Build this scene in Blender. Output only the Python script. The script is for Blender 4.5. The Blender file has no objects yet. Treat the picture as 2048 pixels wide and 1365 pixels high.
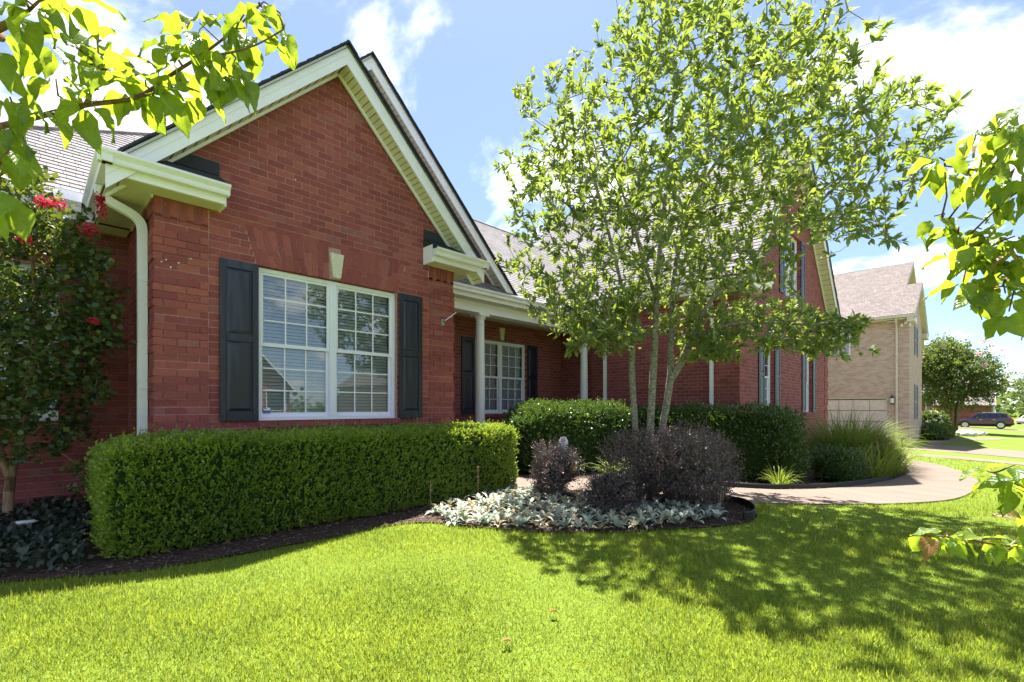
import bpy, bmesh, math, random
import numpy as np
from mathutils import Vector, Matrix
random.seed(7)
rng = np.random.default_rng(7)
R = math.radians
S = bpy.context.scene
C = S.collection

# ------------------------------------------------------------------ camera
CA = math.atan2(931, 950)                       # angle between the view and the house front
ca, sa = math.cos(CA), math.sin(CA)
CAMZ = 1.25
cam = bpy.data.cameras.new('camera'); camo = bpy.data.objects.new('camera', cam); C.objects.link(camo)
cam.sensor_width = 36; cam.lens = 36 * 950 / 2048
cam.shift_y = (815 - 682.5) / 2048
cam.clip_start = .05; cam.clip_end = 3000
camo.location = (0, 0, CAMZ); camo.rotation_euler = (R(90), 0, CA - R(90))
S.camera = camo

# ------------------------------------------------------------------ sky, sun, exposure
SUNV = Vector((.31, .285, 1)).normalized()
W = bpy.data.worlds.new('World'); S.world = W; W.use_nodes = True
wn = W.node_tree; wn.nodes.clear()
def N(t, typ, **kw):
    n = t.nodes.new(typ)
    for k, v in kw.items(): setattr(n, k, v)
    return n
out = N(wn, 'ShaderNodeOutputWorld'); bg = N(wn, 'ShaderNodeBackground')
sky = N(wn, 'ShaderNodeTexSky', sky_type='NISHITA', sun_disc=False)
sky.sun_elevation = math.asin(SUNV.z); sky.sun_rotation = math.atan2(SUNV.x, SUNV.y)
sky.air_density = .7; sky.dust_density = .3; sky.ozone_density = 3.0
tc = N(wn, 'ShaderNodeTexCoord'); sep = N(wn, 'ShaderNodeSeparateXYZ')
wn.links.new(tc.outputs['Generated'], sep.inputs[0])
def wmath(op, a, b=None, clamp=False):
    m = N(wn, 'ShaderNodeMath', operation=op, use_clamp=clamp)
    for i, q in enumerate((a, b)):
        if q is None: continue
        if isinstance(q, (int, float)): m.inputs[i].default_value = q
        else: wn.links.new(q, m.inputs[i])
    return m.outputs[0]
CSEED = 40.0
zz = wmath('ADD', wmath('MAXIMUM', sep.outputs['Z'], 0.0), .22)
comb = N(wn, 'ShaderNodeCombineXYZ')
wn.links.new(wmath('DIVIDE', sep.outputs['X'], zz), comb.inputs[0])
wn.links.new(wmath('DIVIDE', sep.outputs['Y'], zz), comb.inputs[1])
comb.inputs[2].default_value = CSEED
nz = N(wn, 'ShaderNodeTexNoise'); nz.inputs['Scale'].default_value = 1.7; nz.inputs['Detail'].default_value = 9
nz.inputs['Roughness'].default_value = .56; nz.inputs['Distortion'].default_value = .25
wn.links.new(comb.outputs[0], nz.inputs['Vector'])
mr = N(wn, 'ShaderNodeMapRange'); mr.interpolation_type = 'SMOOTHSTEP'
wn.links.new(nz.outputs[0], mr.inputs[0]); mr.inputs[1].default_value = .505; mr.inputs[2].default_value = .63
mr2 = N(wn, 'ShaderNodeMapRange'); wn.links.new(nz.outputs[0], mr2.inputs[0])
mr2.inputs[1].default_value = .54; mr2.inputs[2].default_value = .74
cc = N(wn, 'ShaderNodeValToRGB')
cc.color_ramp.elements[0].color = (1, 1, 1, 1); cc.color_ramp.elements[1].color = (.45, .47, .52, 1)
wn.links.new(mr2.outputs[0], cc.inputs[0])
CLOUD = 6.6
cm = N(wn, 'ShaderNodeVectorMath', operation='SCALE'); cm.inputs['Scale'].default_value = CLOUD
wn.links.new(cc.outputs[0], cm.inputs[0])
haze = N(wn, 'ShaderNodeMix', data_type='RGBA')      # thin milky veil over the whole sky
haze.inputs[0].default_value = .22
wn.links.new(sky.outputs[0], haze.inputs[6]); haze.inputs[7].default_value = (3.2, 3.7, 4.3, 1)
mix = N(wn, 'ShaderNodeMix', data_type='RGBA')
dim = N(wn, 'ShaderNodeMix', data_type='RGBA', blend_type='MULTIPLY'); dim.inputs[0].default_value = 1; wn.links.new(haze.outputs[2], dim.inputs[6]); dim.inputs[7].default_value = (.74, .75, .74, 1)
wn.links.new(mr.outputs[0], mix.inputs[0]); wn.links.new(dim.outputs[2], mix.inputs[6]); wn.links.new(cm.outputs[0], mix.inputs[7])
wn.links.new(mix.outputs[2], bg.inputs[0]); bg.inputs[1].default_value = .088
wn.links.new(bg.outputs[0], out.inputs[0])

sun = bpy.data.lights.new('sun', 'SUN'); suno = bpy.data.objects.new('sun', sun); C.objects.link(suno)
sun.energy = 5.0; sun.angle = R(.55); sun.color = (1, .965, .91)
suno.rotation_euler = (-SUNV).to_track_quat('-Z', 'Y').to_euler()
suno.location = (10, 10, 30)

S.view_settings.view_transform = 'Standard'; S.view_settings.look = 'None'
S.view_settings.exposure = 2.05; S.view_settings.gamma = 1; S.view_settings.use_curve_mapping = False
S.render.engine = 'CYCLES'
S.cycles.max_bounces = 8; S.cycles.transparent_max_bounces = 12; S.cycles.use_denoising = True
S.cycles.sample_clamp_indirect = 6

# ------------------------------------------------------------------ materials
M = {}
def newmat(name):
    m = bpy.data.materials.new(name); m.use_nodes = True; t = m.node_tree; t.nodes.clear()
    o = N(t, 'ShaderNodeOutputMaterial'); M[name] = m
    return m, t, o
def L(t, a, b): t.links.new(a, b)
def ramp(t, fac, stops):
    r = N(t, 'ShaderNodeValToRGB'); e = r.color_ramp.elements
    while len(e) < len(stops): e.new(.5)
    for q, (p, c) in zip(e, stops): q.position = p; q.color = (*c, 1)
    L(t, fac, r.inputs[0]); return r.outputs[0]
def noise(t, scale, detail=4, vec=None, rough=.55):
    n = N(t, 'ShaderNodeTexNoise'); n.inputs['Scale'].default_value = scale; n.inputs['Detail'].default_value = detail
    n.inputs['Roughness'].default_value = rough
    if vec is None:
        gm = N(t, 'ShaderNodeNewGeometry'); vec = gm.outputs['Position']
    L(t, vec, n.inputs['Vector']); return n.outputs[0]
def bump(t, h, strength, dist):
    b = N(t, 'ShaderNodeBump'); b.inputs['Strength'].default_value = strength; b.inputs['Distance'].default_value = dist
    L(t, h, b.inputs['Height']); return b.outputs[0]
def mixc(t, fac, a, b, mode='MIX'):
    m = N(t, 'ShaderNodeMix', data_type='RGBA', blend_type=mode)
    for i, q in ((0, fac), (6, a), (7, b)):
        if isinstance(q, (int, float)): m.inputs[i].default_value = q
        elif isinstance(q, tuple): m.inputs[i].default_value = (*q, 1)
        else: L(t, q, m.inputs[i])
    return m.outputs[2]
def plain(name, col, rough=.5, spec=.5, var=.12, scale=6, bumps=0, bscale=60, metal=0, coat=0):
    m, t, o = newmat(name); p = N(t, 'ShaderNodeBsdfPrincipled')
    d = tuple(c * (1 - var) for c in col); e = tuple(min(1, c * (1 + var)) for c in col)
    L(t, ramp(t, noise(t, scale, 6), [(.3, d), (.7, e)]), p.inputs['Base Color'])
    p.inputs['Roughness'].default_value = rough; p.inputs['Specular IOR Level'].default_value = spec
    p.inputs['Metallic'].default_value = metal; p.inputs['Coat Weight'].default_value = coat
    if bumps: L(t, bump(t, noise(t, bscale, 5), bumps, .01), p.inputs['Normal'])
    L(t, p.outputs[0], o.inputs[0]); return m
def isl(t):
    gm = N(t, 'ShaderNodeNewGeometry'); oi = N(t, 'ShaderNodeObjectInfo')
    a = N(t, 'ShaderNodeMath', operation='ADD'); L(t, gm.outputs['Random Per Island'], a.inputs[0]); L(t, oi.outputs['Random'], a.inputs[1])
    f = N(t, 'ShaderNodeMath', operation='FRACT'); L(t, a.outputs[0], f.inputs[0]); return f.outputs[0]
def leafmat(name, cols, trans, tf=.45, rough=.45, spec=.4, back=None, scale=1.2):
    m, t, o = newmat(name); p = N(t, 'ShaderNodeBsdfPrincipled')
    k = len(cols) - 1
    col = ramp(t, isl(t), [(i / k if k else 0, c) for i, c in enumerate(cols)] if k else [(0, cols[0]), (1, cols[0])])
    big = ramp(t, noise(t, scale, 4), [(.3, (.72, .76, .72)), (.7, (1.2, 1.14, 1.15))])
    col = mixc(t, 1.0, col, big, 'MULTIPLY')
    if back:
        gm = N(t, 'ShaderNodeNewGeometry'); col = mixc(t, gm.outputs['Backfacing'], col, back)
    L(t, col, p.inputs['Base Color']); p.inputs['Roughness'].default_value = rough; p.inputs['Specular IOR Level'].default_value = spec
    tr = N(t, 'ShaderNodeBsdfTranslucent'); L(t, mixc(t, 1.0, trans, big, 'MULTIPLY'), tr.inputs[0])
    ms = N(t, 'ShaderNodeMixShader'); ms.inputs[0].default_value = tf
    L(t, p.outputs[0], ms.inputs[1]); L(t, tr.outputs[0], ms.inputs[2]); L(t, ms.outputs[0], o.inputs[0]); return m

BR = [(.0, (.25, .067, .070)), (.35, (.285, .077, .077)), (.7, (.32, .090, .085)), (.93, (.37, .112, .098)), (1, (.28, .11, .12))]
m, t, o = newmat('brick'); p = N(t, 'ShaderNodeBsdfPrincipled')
col = ramp(t, isl(t), BR)
gr = noise(t, 45, 6)
col = mixc(t, .55, col, ramp(t, gr, [(.25, (.55, .5, .5)), (.75, (1.25, 1.2, 1.15))]), 'MULTIPLY')
col = mixc(t, .4, col, ramp(t, noise(t, 1.1, 5), [(.3, (.78, .74, .74)), (.7, (1.15, 1.15, 1.15))]), 'MULTIPLY')
L(t, col, p.inputs['Base Color']); p.inputs['Roughness'].default_value = .85; p.inputs['Specular IOR Level'].default_value = .25
mp = N(t, 'ShaderNodeMapping'); gm = N(t, 'ShaderNodeNewGeometry'); L(t, gm.outputs['Position'], mp.inputs[0]); mp.inputs['Scale'].default_value = (35, 35, 120)
L(t, bump(t, noise(t, 1, 5, mp.outputs[0]), .55, .008), p.inputs['Normal']); L(t, p.outputs[0], o.inputs[0])
plain('mortar', (.43, .26, .25), .95, .1, .18, 25, .4, 120)

def brickwall(name, axis, cols, mortar, bw=.2025, rh=.081, z0=1.333, msize=.0055):
    m, t, o = newmat(name); p = N(t, 'ShaderNodeBsdfPrincipled')
    gm = N(t, 'ShaderNodeNewGeometry'); s = N(t, 'ShaderNodeSeparateXYZ'); L(t, gm.outputs['Position'], s.inputs[0])
    c = N(t, 'ShaderNodeCombineXYZ'); L(t, s.outputs[axis], c.inputs[0])
    a = N(t, 'ShaderNodeMath', operation='SUBTRACT'); L(t, s.outputs[2], a.inputs[0]); a.inputs[1].default_value = z0
    L(t, a.outputs[0], c.inputs[1])
    b = N(t, 'ShaderNodeTexBrick'); L(t, c.outputs[0], b.inputs['Vector'])
    b.inputs['Scale'].default_value = 1; b.inputs['Brick Width'].default_value = bw; b.inputs['Row Height'].default_value = rh
    b.inputs['Mortar Size'].default_value = msize; b.inputs['Mortar Smooth'].default_value = .1; b.inputs['Bias'].default_value = -.1
    b.inputs['Color1'].default_value = (*cols[0], 1); b.inputs['Color2'].default_value = (*cols[1], 1); b.inputs['Mortar'].default_value = (*mortar, 1)
    col = mixc(t, .5, b.outputs[0], ramp(t, noise(t, 30, 6), [(.25, (.6, .55, .55)), (.75, (1.25, 1.2, 1.15))]), 'MULTIPLY')
    L(t, col, p.inputs['Base Color']); p.inputs['Roughness'].default_value = .88; p.inputs['Specular IOR Level'].default_value = .2
    iv = N(t, 'ShaderNodeMath', operation='SUBTRACT'); iv.inputs[0].default_value = 1; L(t, b.outputs['Fac'], iv.inputs[1])
    L(t, bump(t, iv.outputs[0], .8, .008), p.inputs['Normal']); L(t, p.outputs[0], o.inputs[0]); return m
RB = ((.20, .054, .057), (.32, .092, .088)); RM = (.35, .20, .20)
brickwall('brick_x', 0, RB, RM); brickwall('brick_y', 1, RB, RM)
PB = ((.46, .31, .275), (.60, .455, .41)); PM = (.62, .53, .49)
brickwall('pale_brick_x', 0, PB, PM); brickwall('pale_brick_y', 1, PB, PM)

def shingle(name, ax, ay, rowh, c1, c2, off=0):
    m, t, o = newmat(name); p = N(t, 'ShaderNodeBsdfPrincipled')
    gm = N(t, 'ShaderNodeNewGeometry'); s = N(t, 'ShaderNodeSeparateXYZ'); L(t, gm.outputs['Position'], s.inputs[0])
    c = N(t, 'ShaderNodeCombineXYZ'); L(t, s.outputs[ax], c.inputs[0])
    a = N(t, 'ShaderNodeMath', operation='SUBTRACT'); L(t, s.outputs[ay], a.inputs[0]); a.inputs[1].default_value = off
    L(t, a.outputs[0], c.inputs[1])
    b = N(t, 'ShaderNodeTexBrick'); L(t, c.outputs[0], b.inputs['Vector'])
    b.inputs['Scale'].default_value = 1; b.inputs['Brick Width'].default_value = .17; b.inputs['Row Height'].default_value = rowh
    b.inputs['Mortar Size'].default_value = .004; b.inputs['Bias'].default_value = 0; b.offset = .37; b.squash = .7; b.squash_frequency = 3
    b.inputs['Color1'].default_value = (*c1, 1); b.inputs['Color2'].default_value = (*c2, 1)
    b.inputs['Mortar'].default_value = (*(q * .35 for q in c1), 1)
    col = mixc(t, .5, b.outputs[0], ramp(t, noise(t, 160, 3), [(.3, (.6, .6, .6)), (.7, (1.35, 1.3, 1.3))]), 'MULTIPLY')
    col = mixc(t, .35, col, ramp(t, noise(t, .8, 3), [(.3, (.75, .75, .78)), (.7, (1.2, 1.15, 1.12))]), 'MULTIPLY')
    L(t, col, p.inputs['Base Color']); p.inputs['Roughness'].default_value = .9; p.inputs['Specular IOR Level'].default_value = .25
    L(t, bump(t, b.outputs['Fac'], .4, -.01), p.inputs['Normal']); L(t, p.outputs[0], o.inputs[0]); return m
SH1, SH2 = (.15, .14, .145), (.23, .215, .22)
shingle('shingle_y', 0, 2, .0846, SH1, SH2, 3.64)        # planes that face the lawn (9/12)
shingle('shingle_x', 1, 2, .100, SH1, SH2, 0)             # 12/12 planes beside the gables
shingle('pale_shingle', 1, 2, .0858, (.14, .115, .105), (.20, .168, .155), 5.28)
plain('dark_shingle', (.030, .032, .045), .75, .4, .3, 60, .5, 90)
plain('white_trim', (.84, .81, .91), .42, .4, .035, 3)
plain('gutter_paint', (.80, .78, .84), .38, .45, .05, 5)
plain('soffit_vinyl', (.70, .65, .55), .5, .3, .05, 4)
plain('soffit_gap_shade', (.20, .185, .13), .7)  # slat backing painted dark to stand for the shade in the gaps
plain('soffit_grey', (.60, .58, .52), .5, .3, .05, 4)
plain('vinyl_frame', (.80, .79, .90), .35, .45, .03, 4)
plain('stone_key', (.66, .60, .50), .85, .2, .12, 30, .3, 90)
plain('column_paint', (.79, .77, .86), .4, .4, .03, 3)
plain('black_rubber', (.012, .012, .013), .6, .4, .2, 9)
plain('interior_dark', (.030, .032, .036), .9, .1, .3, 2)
plain('blind_slat', (.80, .82, .86), .5, .3, .05, 3)
plain('steel', (.5, .5, .5), .35, .5, .1, 20, metal=1)
# shutters: grained, dark blue-black
m, t, o = newmat('shutter_paint'); p = N(t, 'ShaderNodeBsdfPrincipled')
mp = N(t, 'ShaderNodeMapping'); gm = N(t, 'ShaderNodeNewGeometry'); L(t, gm.outputs['Position'], mp.inputs[0]); mp.inputs['Scale'].default_value = (14, 14, 1.6)
wv = N(t, 'ShaderNodeTexWave', wave_type='RINGS'); wv.inputs['Scale'].default_value = 1.1; wv.inputs['Distortion'].default_value = 5; wv.inputs['Detail'].default_value = 3
L(t, mp.outputs[0], wv.inputs['Vector'])
L(t, ramp(t, wv.outputs[1], [(.2, (.007, .008, .020)), (.8, (.020, .022, .050))]), p.inputs['Base Color'])
p.inputs['Roughness'].default_value = .42; p.inputs['Specular IOR Level'].default_value = .55
L(t, bump(t, wv.outputs[1], .35, .006), p.inputs['Normal']); L(t, p.outputs[0], o.inputs[0])
# window glass: clear with the mirror-like reflection of a double pane
m, t, o = newmat('window_glass')
tr = N(t, 'ShaderNodeBsdfTransparent'); tr.inputs[0].default_value = (.80, .84, .86, 1)
gl = N(t, 'ShaderNodeBsdfGlossy'); gl.inputs['Roughness'].default_value = .012; gl.inputs[0].default_value = (.96, .98, 1, 1)
fr = N(t, 'ShaderNodeFresnel'); fr.inputs[0].default_value = 1.95
L(t, bump(t, noise(t, 1.3, 1), .02, .02), gl.inputs['Normal'])
ad = N(t, 'ShaderNodeMath', operation='MULTIPLY_ADD', use_clamp=True); L(t, fr.outputs[0], ad.inputs[0]); ad.inputs[1].default_value = 1.05; ad.inputs[2].default_value = .02
ms = N(t, 'ShaderNodeMixShader'); L(t, ad.outputs[0], ms.inputs[0]); L(t, tr.outputs[0], ms.inputs[1]); L(t, gl.outputs[0], ms.inputs[2]); L(t, ms.outputs[0], o.inputs[0])
# ground surfaces
m, t, o = newmat('lawn_soil'); p = N(t, 'ShaderNodeBsdfPrincipled')
n1 = noise(t, .5, 5); n2 = noise(t, 55, 5)
col = mixc(t, .5, ramp(t, n1, [(.3, (.085, .135, .014)), (.7, (.135, .190, .022))]), ramp(t, n2, [(.3, (.05, .085, .012)), (.7, (.19, .25, .04))]))
L(t, col, p.inputs['Base Color']); p.inputs['Roughness'].default_value = .95; p.inputs['Specular IOR Level'].default_value = .1
L(t, bump(t, n2, .6, .02), p.inputs['Normal']); L(t, p.outputs[0], o.inputs[0])
leafmat('grass_blade', [(.07, .15, .025), (.14, .22, .032), (.22, .28, .042), (.36, .37, .13)], (.46, .55, .05), .40, .5, .25, scale=1.3)
plain('mulch', (.055, .036, .028), .95, .15, .45, 40, .9, 60)
m, t, o = newmat('mulch_chip'); p = N(t, 'ShaderNodeBsdfPrincipled')
L(t, ramp(t, isl(t), [(0, (.035, .022, .018)), (.6, (.09, .058, .042)), (1, (.22, .16, .12))]), p.inputs['Base Color']); p.inputs['Roughness'].default_value = .9; L(t, p.outputs[0], o.inputs[0])
m, t, o = newmat('concrete'); p = N(t, 'ShaderNodeBsdfPrincipled')
col = mixc(t, .5, ramp(t, noise(t, 1.5, 6), [(.3, (.135, .10, .078)), (.7, (.18, .14, .11))]), ramp(t, noise(t, 90, 4), [(.3, (.11, .082, .064)), (.7, (.21, .165, .13))]))
L(t, col, p.inputs['Base Color']); p.inputs['Roughness'].default_value = .9; p.inputs['Specular IOR Level'].default_value = .2
L(t, bump(t, noise(t, 90, 4), .3, .006), p.inputs['Normal']); L(t, p.outputs[0], o.inputs[0])
plain('asphalt', (.055, .055, .057), .9, .2, .2, 20, .4, 90)
plain('concrete_joint', (.05, .042, .036), .95, .1, .2, 30)
# bark
def bark(name, a, b, sc=(18, 18, 5)):
    m, t, o = newmat(name); p = N(t, 'ShaderNodeBsdfPrincipled')
    mp = N(t, 'ShaderNodeMapping'); gm = N(t, 'ShaderNodeNewGeometry'); L(t, gm.outputs['Position'], mp.inputs[0]); mp.inputs['Scale'].default_value = sc
    n = noise(t, 1.6, 6, mp.outputs[0], .65)
    L(t, ramp(t, n, [(.36, a), (.62, b)]), p.inputs['Base Color']); p.inputs['Roughness'].default_value = .9; p.inputs['Specular IOR Level'].default_value = .2
    L(t, bump(t, n, .5, .015), p.inputs['Normal']); L(t, p.outputs[0], o.inputs[0]); return m
bark('magnolia_bark', (.10, .085, .062), (.36, .33, .27), (14, 14, 30))
bark('crape_bark', (.17, .10, .06), (.40, .27, .17))
bark('dogwood_bark', (.10, .055, .04), (.20, .12, .085), (30, 30, 30))
leafmat('magnolia_leaf', [(.06, .115, .045), (.095, .155, .05), (.135, .195, .055), (.18, .235, .06)], (.36, .46, .05), .38, .5, .3, back=(.19, .24, .14))
leafmat('boxwood_leaf', [(.095, .175, .036), (.15, .245, .042), (.21, .305, .048), (.28, .36, .055)], (.46, .58, .045), .36, .4, .45)
leafmat('holly_leaf', [(.028, .066, .022), (.045, .095, .026), (.07, .125, .03), (.12, .165, .035)], (.16, .26, .02), .22, .3, .6)
leafmat('crape_leaf', [(.030, .066, .032), (.046, .092, .038), (.07, .12, .04), (.15, .14, .035)], (.24, .30, .03), .28, .4, .45)
leafmat('barberry_leaf', [(.080, .066, .082), (.12, .098, .118), (.18, .145, .16), (.09, .115, .06), (.155, .14, .15), (.28, .16, .165)], (.22, .12, .09), .22, .45, .4)
def veined(name, cols, tcol, tf):
    m, t, o = newmat(name); p = N(t, 'ShaderNodeBsdfPrincipled'); k = len(cols) - 1
    tx = N(t, 'ShaderNodeTexCoord'); sp = N(t, 'ShaderNodeSeparateXYZ'); L(t, tx.outputs['Object'], sp.inputs[0])
    def ma(op, a, b=None, c=None):
        q = N(t, 'ShaderNodeMath', operation=op)
        for i, v in enumerate((a, b, c)):
            if v is None: continue
            if isinstance(v, (int, float)): q.inputs[i].default_value = v
            else: L(t, v, q.inputs[i])
        return q.outputs[0]
    ab = ma('ABSOLUTE', sp.outputs[0]); ph = ma('SUBTRACT', ma('MULTIPLY', sp.outputs[1], 44.0), ma('MULTIPLY', ma('POWER', ab, .8), 46.0))
    side = ma('POWER', ma('MULTIPLY_ADD', ma('SINE', ph), .5, .5), 7.0); mid = ma('SUBTRACT', 1.0, ma('MULTIPLY', ab, 55.0)); mid = ma('MAXIMUM', mid, 0.0)
    vein = ma('MINIMUM', ma('ADD', ma('MULTIPLY', side, .55), mid), 1.0)
    oi = N(t, 'ShaderNodeObjectInfo'); col = ramp(t, oi.outputs['Random'], [(i / k, c) for i, c in enumerate(cols)])
    big = ramp(t, noise(t, 3.5, 4, tx.outputs['Object']), [(.3, (.72, .78, .7)), (.7, (1.2, 1.12, 1.1))]); col = mixc(t, 1.0, col, big, 'MULTIPLY')
    colv = mixc(t, vein, col, tuple(min(1, c * 1.8) for c in cols[-1])); L(t, colv, p.inputs['Base Color']); p.inputs['Roughness'].default_value = .36; p.inputs['Specular IOR Level'].default_value = .5
    tr = N(t, 'ShaderNodeBsdfTranslucent'); tc_ = mixc(t, 1.0, tcol, big, 'MULTIPLY'); L(t, mixc(t, vein, tc_, tuple(c * .62 for c in tcol)), tr.inputs[0])
    nb = bump(t, vein, .35, -.02); L(t, nb, p.inputs['Normal'])
    ms = N(t, 'ShaderNodeMixShader'); ms.inputs[0].default_value = tf; L(t, p.outputs[0], ms.inputs[1]); L(t, tr.outputs[0], ms.inputs[2]); L(t, ms.outputs[0], o.inputs[0])
veined('dogwood_leaf', [(.08, .15, .025), (.12, .19, .03), (.16, .22, .03)], (.40, .52, .03), .54)
veined('dogwood_leaf_red', [(.16, .16, .035), (.24, .09, .05)], (.50, .34, .05), .5)
leafmat('lambs_leaf', [(.26, .32, .27), (.36, .41, .34), (.48, .51, .42)], (.25, .30, .16), .15, .9, .1)
leafmat('lambs_dry', [(.42, .36, .24), (.52, .48, .38), (.34, .30, .15)], (.40, .34, .16), .2, .95, .1)
leafmat('lily_leaf', [(.09, .19, .03), (.15, .25, .035), (.24, .30, .04), (.36, .24, .08)], (.30, .40, .03), .35, .45, .4)
leafmat('maiden_grass', [(.07, .145, .03), (.11, .19, .035), (.17, .235, .045), (.30, .31, .10)], (.34, .42, .05), .35, .5, .3)
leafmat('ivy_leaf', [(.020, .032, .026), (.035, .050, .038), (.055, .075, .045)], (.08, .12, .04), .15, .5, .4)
leafmat('far_leaf', [(.045, .085, .022), (.075, .125, .028), (.12, .165, .04)], (.22, .28, .05), .3, .55, .3)
leafmat('crape_flower', [(.42, .012, .045), (.55, .03, .07), (.62, .07, .13)], (.6, .05, .1), .3, .6, .2)
leafmat('white_flower', [(.75, .73, .70), (.82, .80, .76)], (.7, .7, .65), .3, .7, .2)
leafmat('pink_flower', [(.70, .45, .48), (.78, .58, .58)], (.7, .5, .5), .3, .7, .2)
leafmat('dry_stalk', [(.26, .17, .10), (.36, .26, .16)], (.3, .2, .1), .1, .9, .1)
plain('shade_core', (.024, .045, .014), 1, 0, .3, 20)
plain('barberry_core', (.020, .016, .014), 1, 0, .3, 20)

# ------------------------------------------------------------------ mesh helpers
def mesh(name, V, F):
    me = bpy.data.meshes.new(name); me.from_pydata([tuple(v) for v in V], [], F); me.update(); return me
def obj(name, me, mat=None, parent=None, loc=None, smooth=False):
    o = bpy.data.objects.new(name, me); C.objects.link(o)
    if mat and me is not None and not me.materials: me.materials.append(M[mat])
    if smooth: me.polygons.foreach_set('use_smooth', [True] * len(me.polygons))
    if parent is not None:
        o.parent = parent
        if parent.type == 'EMPTY': o.location = -parent.location       # meshes are written in world metres
    if loc is not None:
        o.location = Vector(loc) + (o.location if parent is not None and parent.type == 'EMPTY' else Vector((0, 0, 0)))
    return o
def thing(name, label, cat, loc=(0, 0, 0), group=None):
    o = bpy.data.objects.new(name, None); C.objects.link(o); o.location = loc; o.empty_display_size = .2
    tag(o, label, cat, group); return o
def tag(o, label=None, cat=None, group=None, kind=None):
    if label: o['label'] = label
    if cat: o['category'] = cat
    if group: o['group'] = group
    if kind: o['kind'] = kind
    return o
class MB:
    def __init__(s): s.V = []; s.F = []
    def poly(s, pts, faces):
        b = len(s.V); s.V += [tuple(p) for p in pts]; s.F += [tuple(b + i for i in f) for f in faces]; return s
    def box(s, x0, x1, y0, y1, z0, z1):
        return s.poly([(x0, y0, z0), (x1, y0, z0), (x1, y1, z0), (x0, y1, z0), (x0, y0, z1), (x1, y0, z1), (x1, y1, z1), (x0, y1, z1)],
                      [(0, 3, 2, 1), (4, 5, 6, 7), (0, 1, 5, 4), (1, 2, 6, 5), (2, 3, 7, 6), (3, 0, 4, 7)])
    def ob(s, c, ax, ay, az):
        c, ax, ay, az = map(Vector, (c, ax, ay, az))
        P = [c + sx * ax + sy * ay + sz * az for sz in (-1, 1) for sx, sy in ((-1, -1), (1, -1), (1, 1), (-1, 1))]
        return s.poly(P, [(0, 3, 2, 1), (4, 5, 6, 7), (0, 1, 5, 4), (1, 2, 6, 5), (2, 3, 7, 6), (3, 0, 4, 7)])
    def ext(s, prof, a, b):                      # profile points (Vectors) extruded from +a to +b
        n = len(prof); a, b = Vector(a), Vector(b)
        P = [Vector(p) + a for p in prof] + [Vector(p) + b for p in prof]
        return s.poly(P, [tuple(range(n))[::-1], tuple(range(n, 2 * n))] + [(i, (i + 1) % n, n + (i + 1) % n, n + i) for i in range(n)])
    def tube(s, pts, rad, n=8, cap=True):
        pts = [Vector(p) for p in pts]; b = len(s.V); ref = None
        for i, p in enumerate(pts):
            d = (pts[min(i + 1, len(pts) - 1)] - pts[max(i - 1, 0)]).normalized()
            if ref is None: ref = d.orthogonal().normalized()
            u = (ref - d * ref.dot(d)); u = u.normalized() if u.length > 1e-5 else d.orthogonal().normalized(); ref = u
            w = d.cross(u); r = rad[i] if hasattr(rad, '__len__') else rad
            for k in range(n):
                q = 2 * math.pi * k / n; s.V.append(tuple(p + (u * math.cos(q) + w * math.sin(q)) * r))
        for i in range(len(pts) - 1):
            for k in range(n):
                s.F.append((b + i * n + k, b + i * n + (k + 1) % n, b + (i + 1) * n + (k + 1) % n, b + (i + 1) * n + k))
        if cap:
            s.F.append(tuple(b + k for k in range(n))[::-1]); s.F.append(tuple(b + (len(pts) - 1) * n + k for k in range(n)))
        return s
    def lathe(s, c, prof, n=24):
        b = len(s.V)
        for r, z in prof:
            for k in range(n): q = 2 * math.pi * k / n; s.V.append((c[0] + r * math.cos(q), c[1] + r * math.sin(q), c[2] + z))
        for i in range(len(prof) - 1):
            for k in range(n): s.F.append((b + i * n + k, b + i * n + (k + 1) % n, b + (i + 1) * n + (k + 1) % n, b + (i + 1) * n + k))
        s.F.append(tuple(b + k for k in range(n))[::-1]); s.F.append(tuple(b + (len(prof) - 1) * n + k for k in range(n)))
        return s
    def make(s, name, mat, parent=None, smooth=False, bevel=0, **kw):
        o = obj(name, mesh(name, s.V, s.F), mat, parent, smooth=smooth, **kw)
        if bevel:
            bm = bmesh.new(); bm.from_mesh(o.data); bmesh.ops.bevel(bm, geom=bm.edges[:], offset=bevel, segments=1, affect='EDGES'); bm.to_mesh(o.data); bm.free()
        return o
def npmesh(name, V, F):
    me = bpy.data.meshes.new(name); V = np.ascontiguousarray(V, dtype=np.float32); F = np.ascontiguousarray(F, dtype=np.int32); n, k = F.shape
    me.vertices.add(len(V)); me.vertices.foreach_set('co', V.ravel()); me.loops.add(n * k); me.loops.foreach_set('vertex_index', F.ravel())
    me.polygons.add(n); me.polygons.foreach_set('loop_start', np.arange(0, n * k, k, dtype=np.int32)); me.update(calc_edges=True); me.validate(); return me
def unit(a): return a / np.maximum(np.linalg.norm(a, axis=-1, keepdims=True), 1e-9)
def scatter(P, D, Nn, size, tmpl, faces, wid=1.0):
    """copies of a leaf template (y = along the leaf, x = across, z = normal) at P, pointing along D, facing Nn"""
    D = unit(D); X = unit(np.cross(D, Nn)); Z = np.cross(X, D); T = np.asarray(tmpl); size = np.asarray(size).reshape(-1, 1, 1)
    V = P[:, None, :] + size * (X[:, None, :] * T[None, :, :1] * wid + D[:, None, :] * T[None, :, 1:2] + Z[:, None, :] * T[None, :, 2:])
    Fc = np.asarray(faces); n = len(T); F = Fc[None] + (np.arange(len(P)) * n)[:, None, None]
    return V.reshape(-1, 3), F.reshape(-1, Fc.shape[1])
LEAF4 = ([(0, 0, 0), (.32, .45, .05), (0, 1, -.06), (-.32, .45, .05)], [(0, 1, 2, 3)])
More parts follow.
